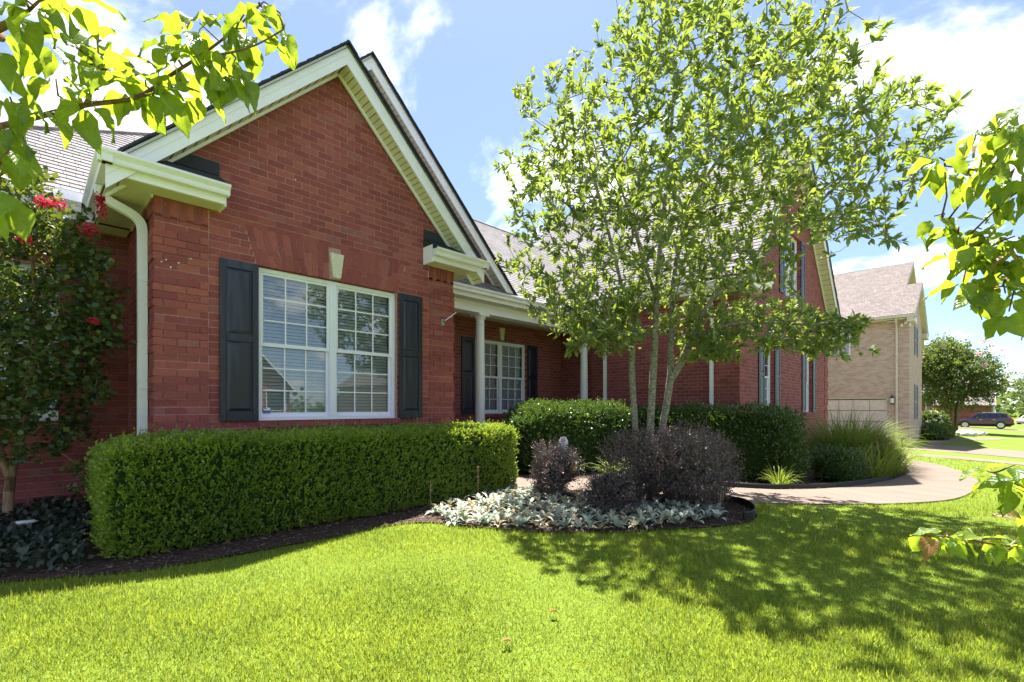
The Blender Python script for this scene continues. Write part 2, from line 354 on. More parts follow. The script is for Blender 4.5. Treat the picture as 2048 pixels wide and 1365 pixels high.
LEAF8 = ([(0, 0, 0), (.16, .3, .05), (.17, .62, .04), (0, 1, -.12), (-.17, .62, .04), (-.16, .3, .05), (0, .3, 0), (0, .62, -.02)],
         [(0, 1, 6, 6), (1, 2, 7, 6), (2, 3, 7, 7), (0, 6, 5, 5), (6, 7, 4, 5), (7, 3, 4, 4)])
LEAF8T = (LEAF8[0], [(0, 1, 6), (1, 2, 7), (1, 7, 6), (2, 3, 7), (0, 6, 5), (6, 7, 4), (6, 4, 5), (7, 3, 4)])
def rdir(n, up=0.0):
    d = unit(rng.normal(size=(n, 3))); d[:, 2] += up; return unit(d)
def inpoly(px, py, poly):
    r = np.zeros(len(px), bool); n = len(poly)
    for i in range(n):
        x1, y1 = poly[i]; x2, y2 = poly[(i + 1) % n]
        c = ((y1 > py) != (y2 > py)) & (px < (x2 - x1) * (py - y1) / ((y2 - y1) if y2 != y1 else 1e-9) + x1); r ^= c
    return r
def ssn(a, b, x): t = np.clip((np.asarray(x, float) - a) / (b - a), 0, 1); return t * t * (3 - 2 * t)
def gz(x, y):
    z = -.3 * ssn(5.5, 13, x) - .12 * ssn(13, 27, x) - .1 * ssn(27, 45, x) - .5 * ssn(45, 72, x) - 1.0 * ssn(72, 200, x)
    return z - .05 * np.clip(1.0 - np.asarray(y, float), 0, 12) * ssn(14, 22, x)
def g1(x, y): return float(gz(x, y))
def sheet(name, poly, dz, mat, cut=.5):
    bm = bmesh.new(); vs = [bm.verts.new((x, y, 0)) for x, y in poly]
    es = [bm.edges.new((vs[i], vs[(i + 1) % len(vs)])) for i in range(len(vs))]
    bmesh.ops.triangle_fill(bm, use_beauty=True, edges=es)
    for ax in (0, 1):
        lo = min(p[ax] for p in poly); hi = max(p[ax] for p in poly); c = lo + cut
        while c < hi:
            no = (1, 0, 0) if ax == 0 else (0, 1, 0); co = (c, 0, 0) if ax == 0 else (0, c, 0)
            bmesh.ops.bisect_plane(bm, geom=bm.verts[:] + bm.edges[:] + bm.faces[:], plane_co=co, plane_no=no); c += cut
    for v in bm.verts: v.co.z = g1(v.co.x, v.co.y) + dz
    bmesh.ops.recalc_face_normals(bm, faces=bm.faces)
    if bm.faces and sum(f.normal.z for f in bm.faces) < 0: bmesh.ops.reverse_faces(bm, faces=bm.faces[:])
    me = bpy.data.meshes.new(name); bm.to_mesh(me); bm.free(); return obj(name, me, mat)
def smoothline(pts, k=6):
    P = [Vector((*p, 0)) if len(p) == 2 else Vector(p) for p in pts]; o = []
    for i in range(len(P) - 1):
        a, b, c, d = P[max(i - 1, 0)], P[i], P[i + 1], P[min(i + 2, len(P) - 1)]
        for j in range(k):
            s = j / k; o.append(.5 * ((2 * b) + (c - a) * s + (2 * a - 5 * b + 4 * c - d) * s * s + (3 * b - a - 3 * c + d) * s ** 3))
    o.append(P[-1]); return o

# ================================================================== ground
ax = np.concatenate([np.linspace(-600, -30, 20), np.arange(-26, 34, .5), np.linspace(36, 90, 28), np.linspace(100, 900, 28)])
ay = np.concatenate([np.linspace(-600, -42, 20), np.arange(-38, 22, .5), np.linspace(25, 600, 26)])
gx, gy = np.meshgrid(ax, ay); V = np.stack([gx, gy, gz(gx, gy)], -1).reshape(-1, 3); nx, ny = len(ax), len(ay)
ii, jj = np.meshgrid(np.arange(nx - 1), np.arange(ny - 1)); q = (jj * nx + ii).ravel()
ground = obj('ground', npmesh('ground', V, np.stack([q, q + 1, q + nx + 1, q + nx], 1)), 'lawn_soil', smooth=True); tag(ground, kind='structure')

# walkway: concrete slabs laid along a curve from the porch to the drive
OUT = [(5.25, 7.2), (5.24, 6.2), (5.22, 5.27), (5.40, 4.90), (5.64, 4.23), (5.99, 3.61), (6.35, 3.03), (6.46, 2.58), (6.65, 2.14), (7.09, 1.66), (7.71, 1.22), (8.49, .77),
       (9.96, .30), (11.94, .06), (13.5, -.02), (15.43, .21), (17.27, .72), (18.6, 1.5), (19.8, 2.6), (20.9, 3.6)]
INN = [(6.45, 7.2), (6.4, 6.6), (6.3, 5.96), (6.55, 5.4), (6.85, 4.95), (7.3, 4.3), (7.7, 3.75), (7.95, 3.3), (8.1, 2.83), (8.49, 2.35), (9.0, 2.12), (9.63, 1.88),
       (11.0, 1.62), (12.2, 1.4), (13.06, 1.25), (14.6, 1.15), (15.9, 1.45), (17.0, 2.15), (18.3, 3.2), (19.6, 4.4)]
o_, i_ = smoothline(OUT, 8), smoothline(INN, 8)
walk = MB()
for k in range(len(o_)):
    for s in range(5):
        p = o_[k].lerp(i_[k], s / 4); walk.V.append((p.x, p.y, g1(p.x, p.y) + .008))
for k in range(len(o_) - 1):
    for s in range(4): walk.F.append((k * 5 + s, (k + 1) * 5 + s, (k + 1) * 5 + s + 1, k * 5 + s + 1))
walk = walk.make('walkway', 'concrete_joint'); tag(walk, kind='structure')
step = 4; k = 0; d0 = .0
while k < len(o_) - 1:
    e = min(k + step, len(o_) - 1); mb = MB(); n = e - k
    for s in range(n + 1):
        a, b = o_[k + s], i_[k + s]
        if s == 0: a = a.lerp(o_[k + 1], .03); b = b.lerp(i_[k + 1], .03)
        if s == n: a = a.lerp(o_[e - 1], .03); b = b.lerp(i_[e - 1], .03)
        for j in range(5):
            p = a.lerp(b, j / 4); z = g1(p.x, p.y)
            mb.V += [(p.x, p.y, z + .024), (p.x, p.y, z - .05)]
    for s in range(n):
        for j in range(4):
            b0 = (s * 5 + j) * 2; b1 = ((s + 1) * 5 + j) * 2; mb.F.append((b0, b1, b1 + 2, b0 + 2))
        for j in (0, 4):
            b0 = (s * 5 + j) * 2; b1 = ((s + 1) * 5 + j) * 2; mb.F.append((b0, b0 + 1, b1 + 1, b1))
    for s in (0, n):
        for j in range(4): b0 = (s * 5 + j) * 2; mb.F.append((b0, b0 + 2, b0 + 3, b0 + 1))
    mb.make('slab', 'concrete', walk); k = e
PATHPOLY = [(p.x, p.y) for p in o_] + [(p.x, p.y) for p in reversed(i_)]
# strips of drive beyond
for nm, poly in (('side_walk', [(20.7, 6), (22.0, 6), (21.8, 1.5), (21.6, -3), (21.3, -12.5), (19.9, -12.5), (20.3, -3), (20.55, 1.5)]),
                 ('driveway', [(24.1, 10), (27.2, 10), (27.25, 2.1), (28.3, 1.4), (28.0, -2), (27.6, -12.5), (23.8, -12.5), (24.0, -2)]),
                 ('neighbour_path', [(28.2, 1.2), (33, .9), (36.2, -.2), (38, -.9), (40.0, -1.2), (39.2, -.2), (36.5, .75), (33, 1.6), (28.3, 1.75)]),
                 ('far_driveway', [(72, 6), (77, 6), (77, -13), (72, -13)]),
                 ('far_side_walk', [(44, -5.0), (140, -5.0), (140, -6.4), (44, -6.4)])):
    tag(sheet(nm, poly, .012, 'concrete', 1.0), kind='structure')
tag(sheet('road', [(-120, -13), (230, -13), (230, -21), (-120, -21)], .006, 'asphalt', 6.0), kind='structure')

# planting beds
LAWNEDGE = [(-3.2, 5.3), (-1.2, 5.15), (-.14, 4.92), (.51, 4.54), (1.33, 4.43), (2.21, 4.39), (2.75, 4.37), (3.02, 4.2), (3.12, 3.97), (3.48, 3.23), (3.96, 2.66), (4.84, 2.04), (5.31, 1.80), (5.70, 1.76), (5.98, 1.86), (6.2, 2.02), (6.55, 2.16)]
le = [(p.x, p.y) for p in smoothline(LAWNEDGE, 5)]
bed1 = le + [(6.40, 2.58), (6.30, 3.03), (5.95, 3.61), (5.60, 4.23), (5.36, 4.90), (5.18, 5.27), (5.2, 6.2), (5.2, 7.25), (4.8, 7.25), (4.8, 6.2), (.98, 6.2), (.98, 7.88), (-3.2, 7.88)]
tag(sheet('front_bed', bed1, .018, 'mulch', .8), kind='structure')
bed2 = [(p.x, p.y) for p in smoothline(INN[:17], 4)] + [(17.2, 2.6), (17.4, 3.7), (10.95, 3.7), (10.88, 7.3), (6.5, 7.3)]
tag(sheet('porch_bed', bed2, .018, 'mulch', .5), kind='structure')

# ================================================================== brick house
house = thing('brick_house', 'red brick house with steep front gable, columned porch and dark shutters', 'house', (8, 7, 0))
ZB = 1.333; CH = .081; BW = .2025; JT = .0085
bricks = []          # (x0, x1, z0, z1, yfront)
XC = 2.89
def runs(x0, x1, off, cuts):
    """brick intervals of one course between x0 and x1, with cuts [(a, b)] taken out"""
    e = [x0]; x = math.floor((x0 - off) / BW) * BW + off
    while x < x1 - .03:
        if x > x0 + .03: e.append(x)
        x += BW
    e.append(x1); res = []
    for a, b in zip(e, e[1:]):
        seg = [(a, b)]
        for c, d in cuts:
            seg = [s for a2, b2 in seg for s in ((a2, min(b2, c)), (max(a2, d), b2)) if s[1] - s[0] > .02]
        res += seg
    return res
for k in range(-17, 54):
    z0 = ZB + k * CH; z1 = z0 + CH; zm = z0 + CH / 2; cuts = []
    if 1.09 - .02 < zm < 2.935: cuts.append((1.915, 3.805))
    elif 1.005 < zm <= 1.08: cuts.append((1.915, 3.85))
    elif 2.93 < zm < 3.375:
        f = (zm - 2.93) / .44; cuts.append((1.905 - .13 * f, 3.815 + .13 * f))
    if zm < 3.24:
        proud = (k % 6) < 4; yq = 6.086 if proud else 6.100; e0 = .906 if proud else .920
        odd = k % 2
        for side in (0, 1):
            L3 = [.2025, .2025, .085] if odd else [.085, .2025, .2025]
            x = e0 if side == 0 else 4.874 if proud else 4.86
            tot = (1.41 - e0) if side == 0 else (x - 4.37); L3 = [q * tot / .49 for q in L3]
            for ln in L3:
                if side == 0: bricks.append((x, x + ln, z0, z1, yq)); x += ln
                else: bricks.append((x - ln, x, z0, z1, yq)); x -= ln
        for a, b in runs(1.41, 4.37, 0 if odd else BW / 2, cuts): bricks.append((a, b, z0, z1, 6.100 + random.uniform(-.0015, .0015)))
    else:
        h = min(1.97, 5.72 - z0)
        if h < .05: continue
        c2 = list(cuts)
        if zm < 3.45: c2 += [(0, 1.41), (4.37, 9)]
        for a, b in runs(XC - h, XC + h, 0 if k % 2 else BW / 2, c2): bricks.append((a, b, z0, z1, 6.100 + random.uniform(-.0015, .0015)))
wall = MB()          # mortar backing
Yb = 6.1035
wall.box(.925, 1.92, Yb, 6.26, -.2, 3.7); wall.box(3.80, 4.855, Yb, 6.26, -.2, 3.7); wall.box(1.92, 3.80, Yb, 6.26, -.2, 1.02); wall.box(1.92, 3.80, Yb, 6.26, 2.95, 3.7)
wall.ext([(XC - 1.96, Yb, 3.7), (XC + 1.96, Yb, 3.7), (XC, Yb, 5.7)], (0, 0, 0), (0, .15, 0))
wall = wall.make('wall', 'mortar', house)
pieces = []          # (distance, verts, centre)
def addprism(q4, y0, y1):
    """brick from four (x, z) corners, front y0 to back y1"""
    c = Vector((sum(p[0] for p in q4) / 4, y0, sum(p[1] for p in q4) / 4))
    pieces.append([(c - Vector((0, 0, CAMZ))).length, [(p[0] - c.x, 0, p[1] - c.z) for p in q4], y1 - y0, c])
J = JT / 2
for x0, x1, z0, z1, y in bricks:
    jj_ = lambda: random.uniform(-.0012, .0012)
    addprism([(x0 + J + jj_(), z0 + J + jj_()), (x1 - J + jj_(), z0 + J + jj_()), (x1 - J + jj_(), z1 - J + jj_()), (x0 + J + jj_(), z1 - J + jj_())], y, 6.19)
nv = 26              # jack arch over the window
for i in range(nv):
    f0, f1 = i / nv, (i + 1) / nv
    xb = lambda f: 1.905 + 1.91 * f
    xt = lambda f: 1.775 + 2.17 * f
    if 2.80 < (xb(f0) + xb(f1)) / 2 < 2.97: continue
    sp = .44 * (.47 if i % 2 else .30 if i % 4 else .62)
    X = lambda f, z: xb(f) + (xt(f) - xb(f)) * z / .44
    for a, b in ((0, sp), (sp, .44)):
        g_ = .0035
        addprism([(X(f0, a) + g_, 2.935 + a + g_), (X(f1, a) - g_, 2.935 + a + g_), (X(f1, b) - g_, 2.935 + b - g_), (X(f0, b) + g_, 2.935 + b - g_)], 6.098 + random.uniform(-.001, .001), 6.19)
for i in range(7):   # soldier course below the eave returns
    for xs in (.915, 4.375):
        x = xs + i * .0705; addprism([(x + J, 3.245), (x + .0705 - J, 3.245), (x + .0705 - J, 3.45), (x + J, 3.45)], 6.085 if i % 2 else 6.10, 6.19)
for i in range(9):   # sill
    x = 1.915 + i * .2146; addprism([(x + J, 1.012), (x + .2146 - J, 1.012), (x + .2146 - J, 1.082), (x + J, 1.082)], 6.062, 6.19)
def seen(p):         # the hedge hides the foot of the wall
    return p[3].z > .92 - .03 * p[3].x
pieces.sort(key=lambda p: (0 if seen(p) else 1, p[0]))
PF = [(0, 1, 2, 3), (0, 4, 5, 1), (1, 5, 6, 2), (2, 6, 7, 3), (3, 7, 4, 0)]
cache = {}; rest = MB()
for n_, (d_, q4, dep, c) in enumerate(pieces):
    pts = q4 + [(p[0], dep, p[2]) for p in q4]
    if n_ < 300:
        key = tuple(round(v, 2) for p in q4 for v in p)
        if key not in cache: cache[key] = mesh('brick', pts, PF); cache[key].materials.append(M['brick'])
        o = bpy.data.objects.new('brick', cache[key]); C.objects.link(o); o.parent = wall; o.location = c
    else: rest.poly([Vector(p) + c for p in pts], PF)
tag(rest.make('brickwork', 'brick', wall), kind='stuff')
# the shaded return wall beside the downspout and the recessed wall behind the crape myrtle
def brickfield(mb, axis, a0, a1, c, zlo, zhi, cuts=(), face=-1, quoin=None):
    k = math.floor((zlo - ZB) / CH)
    while ZB + k * CH < zhi:
        z0 = max(zlo, ZB + k * CH); z1 = min(zhi, ZB + (k + 1) * CH); zm = (z0 + z1) / 2
        cs = [(q[0], q[1]) for q in cuts if q[2] < zm < q[3]]
        for a, b in runs(a0, a1, 0 if k % 2 else BW / 2, cs):
            pr = 0
            if quoin and quoin[0] <= (a + b) / 2 <= quoin[1] and (k % 6) < 4: pr = .014
            d0 = c + face * (pr + random.uniform(0, .0015)); d1 = c - face * .07; lo, hi = min(d0, d1), max(d0, d1)
            if axis == 0: mb.box(a + J, b - J, lo, hi, z0 + J, z1 - J)
            else: mb.box(lo, hi, a + J, b - J, z0 + J, z1 - J)
        k += 1
mb = MB().box(.928, 1.1, 6.2, 7.9, -.2, 3.6); sw = mb.make('side_wall', 'mortar', house)
mb = MB(); brickfield(mb, 1, 6.11, 7.9, .92, -.1, 3.46, quoin=(6.1, 6.6)); tag(mb.make('brickwork', 'brick', sw), kind='stuff')
WX0, WX1 = -.62, .26
mb = MB(); mb.box(-1.6, WX0, 7.908, 8.1, -.2, 3.6); mb.box(WX1, 1.0, 7.908, 8.1, -.2, 3.6); mb.box(WX0, WX1, 7.908, 8.1, -.2, 1.09); mb.box(WX0, WX1, 7.908, 8.1, 2.93, 3.6)
mb.box(-1.6, -1.45, 8.1, 16, -.2, 3.6)
lw = mb.make('recessed_wall', 'mortar', house)
mb = MB(); brickfield(mb, 0, -1.6, .925, 7.90, -.1, 3.46, cuts=[(WX0, WX1, 1.05, 2.93)]); mb.box(WX0 - .03, WX1 + .05, 7.865, 7.93, 1.005, 1.075)
tag(mb.make('brickwork', 'brick', lw), kind='stuff')
# inner boxes keep daylight out of the rooms
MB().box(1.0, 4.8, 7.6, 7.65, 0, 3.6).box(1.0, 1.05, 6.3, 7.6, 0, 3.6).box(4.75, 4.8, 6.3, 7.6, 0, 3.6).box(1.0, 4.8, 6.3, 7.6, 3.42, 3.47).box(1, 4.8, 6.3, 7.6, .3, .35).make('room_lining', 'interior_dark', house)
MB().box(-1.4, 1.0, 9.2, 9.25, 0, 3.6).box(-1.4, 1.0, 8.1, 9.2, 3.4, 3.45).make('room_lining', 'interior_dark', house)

# porch and main body
mb = MB(); PX0, PX1, PY = 4.86, 10.92, 8.70
mb.box(PX0 - .1, 7.60, PY, PY + .2, 0, 3.5); mb.box(9.42, PX1, PY, PY + .2, 0, 3.5); mb.box(7.60, 9.42, PY, PY + .2, 0, 1.09); mb.box(7.60, 9.42, PY, PY + .2, 2.93, 3.5)
mb.make('porch_wall', 'brick_x', house)
MB().box(4.70, 4.856, 6.262, 8.70, -.1, 3.5).make('side_wall', 'brick_y', house)
MB().box(4.9, 10.88, 7.35, 8.695, -.1, .42).make('porch_floor', 'concrete', house)
MB().box(4.87, 10.90, 7.50, 8.70, 3.40, 3.44).make('porch_ceiling', 'soffit_vinyl', house)
for x0, x1 in ((4.865, 7.80), (7.803, 10.91)):
    MB().box(x0, x1, 7.47, 7.72, 3.25, 3.452).make('porch_beam', 'white_trim', house)
MB().box(4.865, 10.91, 7.455, 7.735, 3.235, 3.262).make('beam_trim', 'white_trim', house)
# room behind porch window
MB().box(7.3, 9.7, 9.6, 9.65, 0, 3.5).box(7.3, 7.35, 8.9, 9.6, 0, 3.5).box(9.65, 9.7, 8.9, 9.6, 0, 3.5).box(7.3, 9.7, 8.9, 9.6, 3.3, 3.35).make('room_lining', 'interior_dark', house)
for cx in (6.77, 10.52):
    cy = 7.59; mb = MB()
    prof = [(.125, .42), (.125, .47), (.118, .50), (.108, .52), (.104, .56), (.104, 1.4), (.100, 2.2), (.090, 2.95), (.088, 3.0)]
    col = mb.lathe((cx, cy, 0), prof, 28).make('column', 'column_paint', house, smooth=True)
    MB().lathe((cx, cy, 0), [(.089, 2.99), (.100, 3.005), (.100, 3.022), (.088, 3.03), (.088, 3.10), (.100, 3.125), (.125, 3.165), (.132, 3.185)], 28).make('capital', 'column_paint', col, smooth=True)
    MB().box(cx - .145, cx + .145, cy - .145, cy + .145, 3.185, 3.234).make('abacus', 'column_paint', col)

# ---- wing (two storeys, right)
wx0, wx1, wy = 10.92, 19.5, 3.73; wxc = 15.2
def wallholes(mb, x0, x1, y0, y1, z0, z1, holes):
    xs = sorted({x0, x1, *[h[0] for h in holes], *[h[1] for h in holes]})
    for a, b in zip(xs, xs[1:]):
        cuts = sorted((h[2], h[3]) for h in holes if h[0] <= a and b <= h[1]); z = z0
        for c, d in cuts: mb.box(a, b, y0, y1, z, c); z = d
        mb.box(a, b, y0, y1, z, z1)
W1, W2, WU = (12.60, 13.41, 1.10, 2.93), (16.52, 17.33, 1.10, 2.93), (14.27, 15.93, 4.30, 6.15)
mb = MB(); wallholes(mb, wx0, wx1, wy, wy + .2, -.6, 4.2, [W1, W2])
wallholes(mb, 13.4, 16.8, wy, wy + .2, 4.2, 6.72, [WU])
mb.ext([(wx0, wy, 4.2), (13.4, wy, 4.2), (13.4, wy, 6.72)], (0, 0, 0), (0, .2, 0)); mb.ext([(16.8, wy, 4.2), (wx1, wy, 4.2), (wx1, wy, 4.22), (16.8, wy, 6.9)], (0, 0, 0), (0, .2, 0))
mb.ext([(13.4, wy, 6.72), (16.8, wy, 6.72), (wxc, wy, 8.5)], (0, 0, 0), (0, .2, 0))
mb.make('wing_wall', 'brick_x', house)
MB().box(wx0 + .002, wx0 + .2, wy + .2, 12.8, -.6, 4.0).make('wing_side_wall', 'brick_y', house)
MB().box(wx1 - .2, wx1, wy + .2, 12.8, -.6, 4.2).make('wing_side_wall', 'brick_y', house)
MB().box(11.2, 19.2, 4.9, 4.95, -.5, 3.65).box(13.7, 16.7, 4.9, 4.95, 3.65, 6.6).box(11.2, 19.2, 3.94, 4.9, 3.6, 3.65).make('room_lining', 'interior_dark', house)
for k in range(0, 8):
    z0 = ZB + (k * 6 - 12) * CH; z1 = z0 + 4 * CH
    if z1 > 4.25: break
    MB().box(wx0 - .016, wx0 + .49, wy - .016, wy + .1, z0, z1).make('quoin', 'brick_x', house)
    MB().box(wx0 - .0165, wx0 + .1, wy + .101, wy + .52, z0, z1).make('quoin', 'brick_y', house)
    MB().box(wx1 - .49, wx1 + .016, wy - .016, wy + .1, z0, z1).make('quoin', 'brick_x', house)

# ---- windows
def window(x0, x1, z0, z1, yf, units=1, cols=3, rows=3, depth=.055, blinds=True):
    y = yf + depth; fr = MB(); w = .045
    fr.box(x0, x1, y, y + .09, z1 - w, z1); fr.box(x0, x1, y, y + .09, z0, z0 + w)
    fr.box(x0, x0 + w, y, y + .09, z0 + w, z1 - w); fr.box(x1 - w, x1, y, y + .09, z0 + w, z1 - w)
    uw = (x1 - x0) / units
    for u in range(1, units): fr.box(x0 + u * uw - w, x0 + u * uw + w, y - .004, y + .09, z0 + w, z1 - w)
    win = fr.make('window', 'vinyl_frame', house)
    for u in range(units):
        a = x0 + u * uw + w; b = x0 + (u + 1) * uw - w; zc = (z0 + z1) / 2
        for lo, hi, ys in ((zc - .02, z1 - w, y + .018), (z0 + w, zc + .022, y + .048)):
            s = .032; mb = MB(); top = lo > zc - .1
            mb.box(a, b, ys, ys + .028, lo, lo + (.045 if top else .05)); mb.box(a, b, ys, ys + .028, hi - s, hi)
            zl, zh = lo + (.045 if top else .05), hi - s
            mb.box(a, a + s, ys, ys + .028, zl, zh); mb.box(b - s, b, ys, ys + .028, zl, zh); mb.make('sash', 'vinyl_frame', win)
            xa, xb = a + s, b - s; mu = MB(); m_ = .0085
            for i in range(1, cols): xx = xa + (xb - xa) * i / cols; mu.box(xx - m_, xx + m_, ys + .004, ys + .018, zl, zh)
            for j in range(1, rows):
                zz_ = zl + (zh - zl) * j / rows
                for i in range(cols): mu.box(xa + (xb - xa) * i / cols + m_, xa + (xb - xa) * (i + 1) / cols - m_, ys + .005, ys + .017, zz_ - m_, zz_ + m_)
            mu.make('muntins', 'vinyl_frame', win)
            for i in range(cols):
                for j in range(rows):
                    pa, pb = xa + (xb - xa) * i / cols, xa + (xb - xa) * (i + 1) / cols; qa, qb = zl + (zh - zl) * j / rows, zl + (zh - zl) * (j + 1) / rows
                    mesh_ = mesh('pane', [(pa, ys + .011, qa), (pb, ys + .011, qa), (pb, ys + .011, qb), (pa, ys + .011, qb)], [(0, 1, 2, 3)])
                    obj('pane', mesh_, 'window_glass', win)
        if blinds:
            bl = MB(); z = z0 + w + .02; th = -R(52)
            while z < z1 - w - .05:
                bl.ob(((a + b) / 2, y + .115, z), ((b - a) / 2 - .012, 0, 0), (0, .024 * math.cos(th), -.024 * math.sin(th)), (0, .0012 * math.sin(th), .0012 * math.cos(th))); z += .043
            bl.box(a + .01, b - .01, y + .115, y + .165, z1 - w - .045, z1 - w - .005)
            for xx in (a + .14, b - .14): bl.box(xx - .002, xx + .002, y + .112, y + .114, z0 + w, z1 - w)
            bl.make('blinds', 'blind_slat', win)
    return win
wmain = window(1.92, 3.80, 1.09, 2.93, 6.10, 2)
wporch = window(7.60, 9.42, 1.09, 2.93, PY, 2)
window(*W1[:2], *W1[2:], wy, 1, 2, 3, .09); window(*W2[:2], *W2[2:], wy, 1, 2, 3, .09); window(*WU[:2], *WU[2:], wy, 2, 2, 3, .09)
window(WX0, WX1, 1.09, 2.93, 7.90, 1, 2, 3)
MB().box(2.005, 2.085, 6.187, 6.189, 1.205, 1.245).make('security_sticker', 'sticker_white' if 'sticker_white' in M else (plain('sticker_white', (.75, .76, .78), .4) and 'sticker_white'), wmain)
plain('sticker_blue', (.05, .12, .42), .4); plain('sticker_red', (.55, .06, .06), .4)
MB().box(2.005, 2.085, 6.1855, 6.187, 1.178, 1.212).make('security_sticker', 'sticker_blue', wmain); MB().box(2.008, 2.040, 6.1855, 6.187, 1.232, 1.243).make('security_sticker', 'sticker_red', wmain)

def shutter(x0, x1, z0, z1, yf):
    y0, y1 = yf - .032, yf - .004; w = .062; sh = MB().box(x0 + w, x1 - w, yf - .016, yf - .006, z0 + .08, z1 - .08).make('shutter', 'shutter_paint', house)
    for a, b in ((x0, x0 + w), (x1 - w, x1)): MB().box(a, b, y0, y1, z0, z1).make('stile', 'shutter_paint', sh, bevel=.004)
    zm = z0 + (z1 - z0) * .52
    for a, b in ((z0, z0 + .105), (zm - .04, zm + .045), (z1 - .09, z1)): MB().box(x0 + w + .001, x1 - w - .001, y0 + .003, y1, a, b).make('rail', 'shutter_paint', sh, bevel=.003)
    for a, b in ((z0 + .105, zm - .04), (zm + .045, z1 - .09)):
        A, B, i = x0 + w + .006, x1 - w - .006, .035; a += .006; b -= .006
        p = [(A, yf - .016, a), (B, yf - .016, a), (B, yf - .016, b), (A, yf - .016, b), (A + i, yf - .029, a + i), (B - i, yf - .029, a + i), (B - i, yf - .029, b - i), (A + i, yf - .029, b - i)]
        MB().poly(p, [(4, 5, 6, 7), (0, 1, 5, 4), (1, 2, 6, 5), (2, 3, 7, 6), (3, 0, 4, 7)]).make('panel', 'shutter_paint', sh)
    for xx in (x0 + w / 2, x1 - w / 2):
        for zz_ in (z0 + .06, zm, z1 - .05): MB().lathe((0, 0, 0), [(.006, 0), (.006, .004), (.003, .006)], 8).make('screw', 'black_rubber', sh).data.transform(Matrix.Translation((xx, y0, zz_)) @ Matrix.Rotation(R(90), 4, 'X'))
for a, b, yf in ((1.51, 1.912, 6.10), (3.825, 4.225, 6.10), (7.16, 7.58, PY), (9.45, 9.86, PY), (12.17, 12.58, wy), (13.43, 13.84, wy), (16.09, 16.50, wy), (17.35, 17.76, wy)):
    shutter(a, b, 1.09, 2.93, yf - (.014 if yf == 6.10 else 0))
for a, b in ((13.84, 14.25), (15.95, 16.36)): shutter(a, b, 4.30, 6.15, wy)
def keystone(xc, z0, z1, yf, wt=.095, wb=.052):
    MB().ext([(xc - wb, yf - .025, z0), (xc + wb, yf - .025, z0), (xc + wt, yf - .025, z1), (xc - wt, yf - .025, z1)], (0, 0, 0), (0, .1, 0)).make('keystone', 'stone_key', house, bevel=.006)
keystone(2.885, 2.965, 3.29, 6.095)
for xc in (8.51, 13.0, 16.92): keystone(xc, 2.965, 3.28, PY if xc < 10 else wy)
keystone(15.1, 6.2, 6.55, wy)
for x in (12.60, 16.52): MB().box(x - .03, x + .84, wy - .03, wy + .1, 1.01, 1.08).make('window_sill', 'brick_x', house)
MB().box(7.58, 9.45, PY - .03, PY + .1, 1.01, 1.08).make('window_sill', 'brick_x', house)
# flag bracket on the gable corner
MB().tube([(4.63, 6.10, 2.60), (4.63, 6.02, 2.63)], .012, 8).tube([(4.63, 6.03, 2.62), (4.78, 5.93, 2.76)], .011, 8).box(4.60, 4.66, 6.08, 6.10, 2.55, 2.65).make('flag_bracket', 'steel', house)

for x_, z_0 in ((1.02, 2.80), (1.06, 2.73), (1.24, 2.86), (.98, 2.77), (1.13, 2.79), (3.05, 3.9), (2.35, 4.1), (4.3, 3.62)):
    MB().lathe((0, 0, 0), [(.002, 0), (random.uniform(.006, .011), .0015), (.002, .003)], 7).make('paint_speck', 'white_trim', house).data.transform(Matrix.Translation((x_, 6.086 if x_ < 1.41 and z_0 < 3.2 else 6.0995, z_0)) @ Matrix.Rotation(R(90), 4, 'X'))
# ---- roofs
def plane_roof(name, mat, P0, P1, up, n, left=lambda s: 0, right=lambda s: 0, th=.012):
    """shingle courses from the eave P0-P1 along up (whole slope); left/right give the inset at fraction s"""
    P0, P1, up = Vector(P0), Vector(P1), Vector(up); ex = (P1 - P0).normalized(); wd = (P1 - P0).length; nn = ex.cross(up).normalized()
    if nn.z < 0: nn = -nn
    mb = MB()
    for i in range(n):
        s0, s1 = i / n, (i + 1) / n; a0, b0, a1, b1 = left(s0), wd - right(s0), left(s1), wd - right(s1)
        if b0 - a0 < .02: break
        lo, hi = P0 + up * s0, P0 + up * (s1 + .12 / n)
        mb.poly([lo + ex * a0 + nn * th, lo + ex * b0 + nn * th, hi + ex * b1 + nn * .001, hi + ex * max(a1, 0) + nn * .001, lo + ex * a0 - nn * .01, lo + ex * b0 - nn * .01], [(0, 1, 2, 3), (4, 5, 1, 0)])
    mb.poly([P0 + ex * left(0) - nn * .05, P0 + ex * (wd - right(0)) - nn * .05, P0 + up + ex * (wd - right(1)) - nn * .05, P0 + up + ex * left(1) - nn * .05], [(0, 3, 2, 1)])
    return mb.make(name, mat, house)
# main roof behind the porch and its left part with a hip
plane_roof('main_roof', 'shingle_y', (4.0, 7.13, 3.64), (22.0, 7.13, 3.64), (0, 5.68, 4.26), 50)
plane_roof('main_roof', 'shingle_y', (-1.96, 7.45, 3.64), (4.2, 7.45, 3.64), (0, 5.68, 4.26), 50, left=lambda s: 5.68 * s)
plane_roof('hip_roof', 'shingle_x', (-1.96, 18.8, 3.64), (-1.96, 7.45, 3.64), (5.68, 0, 4.26), 50, left=lambda s: 5.68 * s, right=lambda s: 5.68 * s)
plane_roof('back_roof', 'shingle_y', (22.0, 18.5, 3.64), (-1.96, 18.5, 3.64), (0, -5.68, 4.26), 50, right=lambda s: 5.68 * s)
MB().tube([(-1.96 + 5.68 * s, 7.45 + 5.68 * s, 3.66 + 4.26 * s) for s in (0, .5, 1)], .045, 6).make('ridge_cap', 'shingle_x', house)
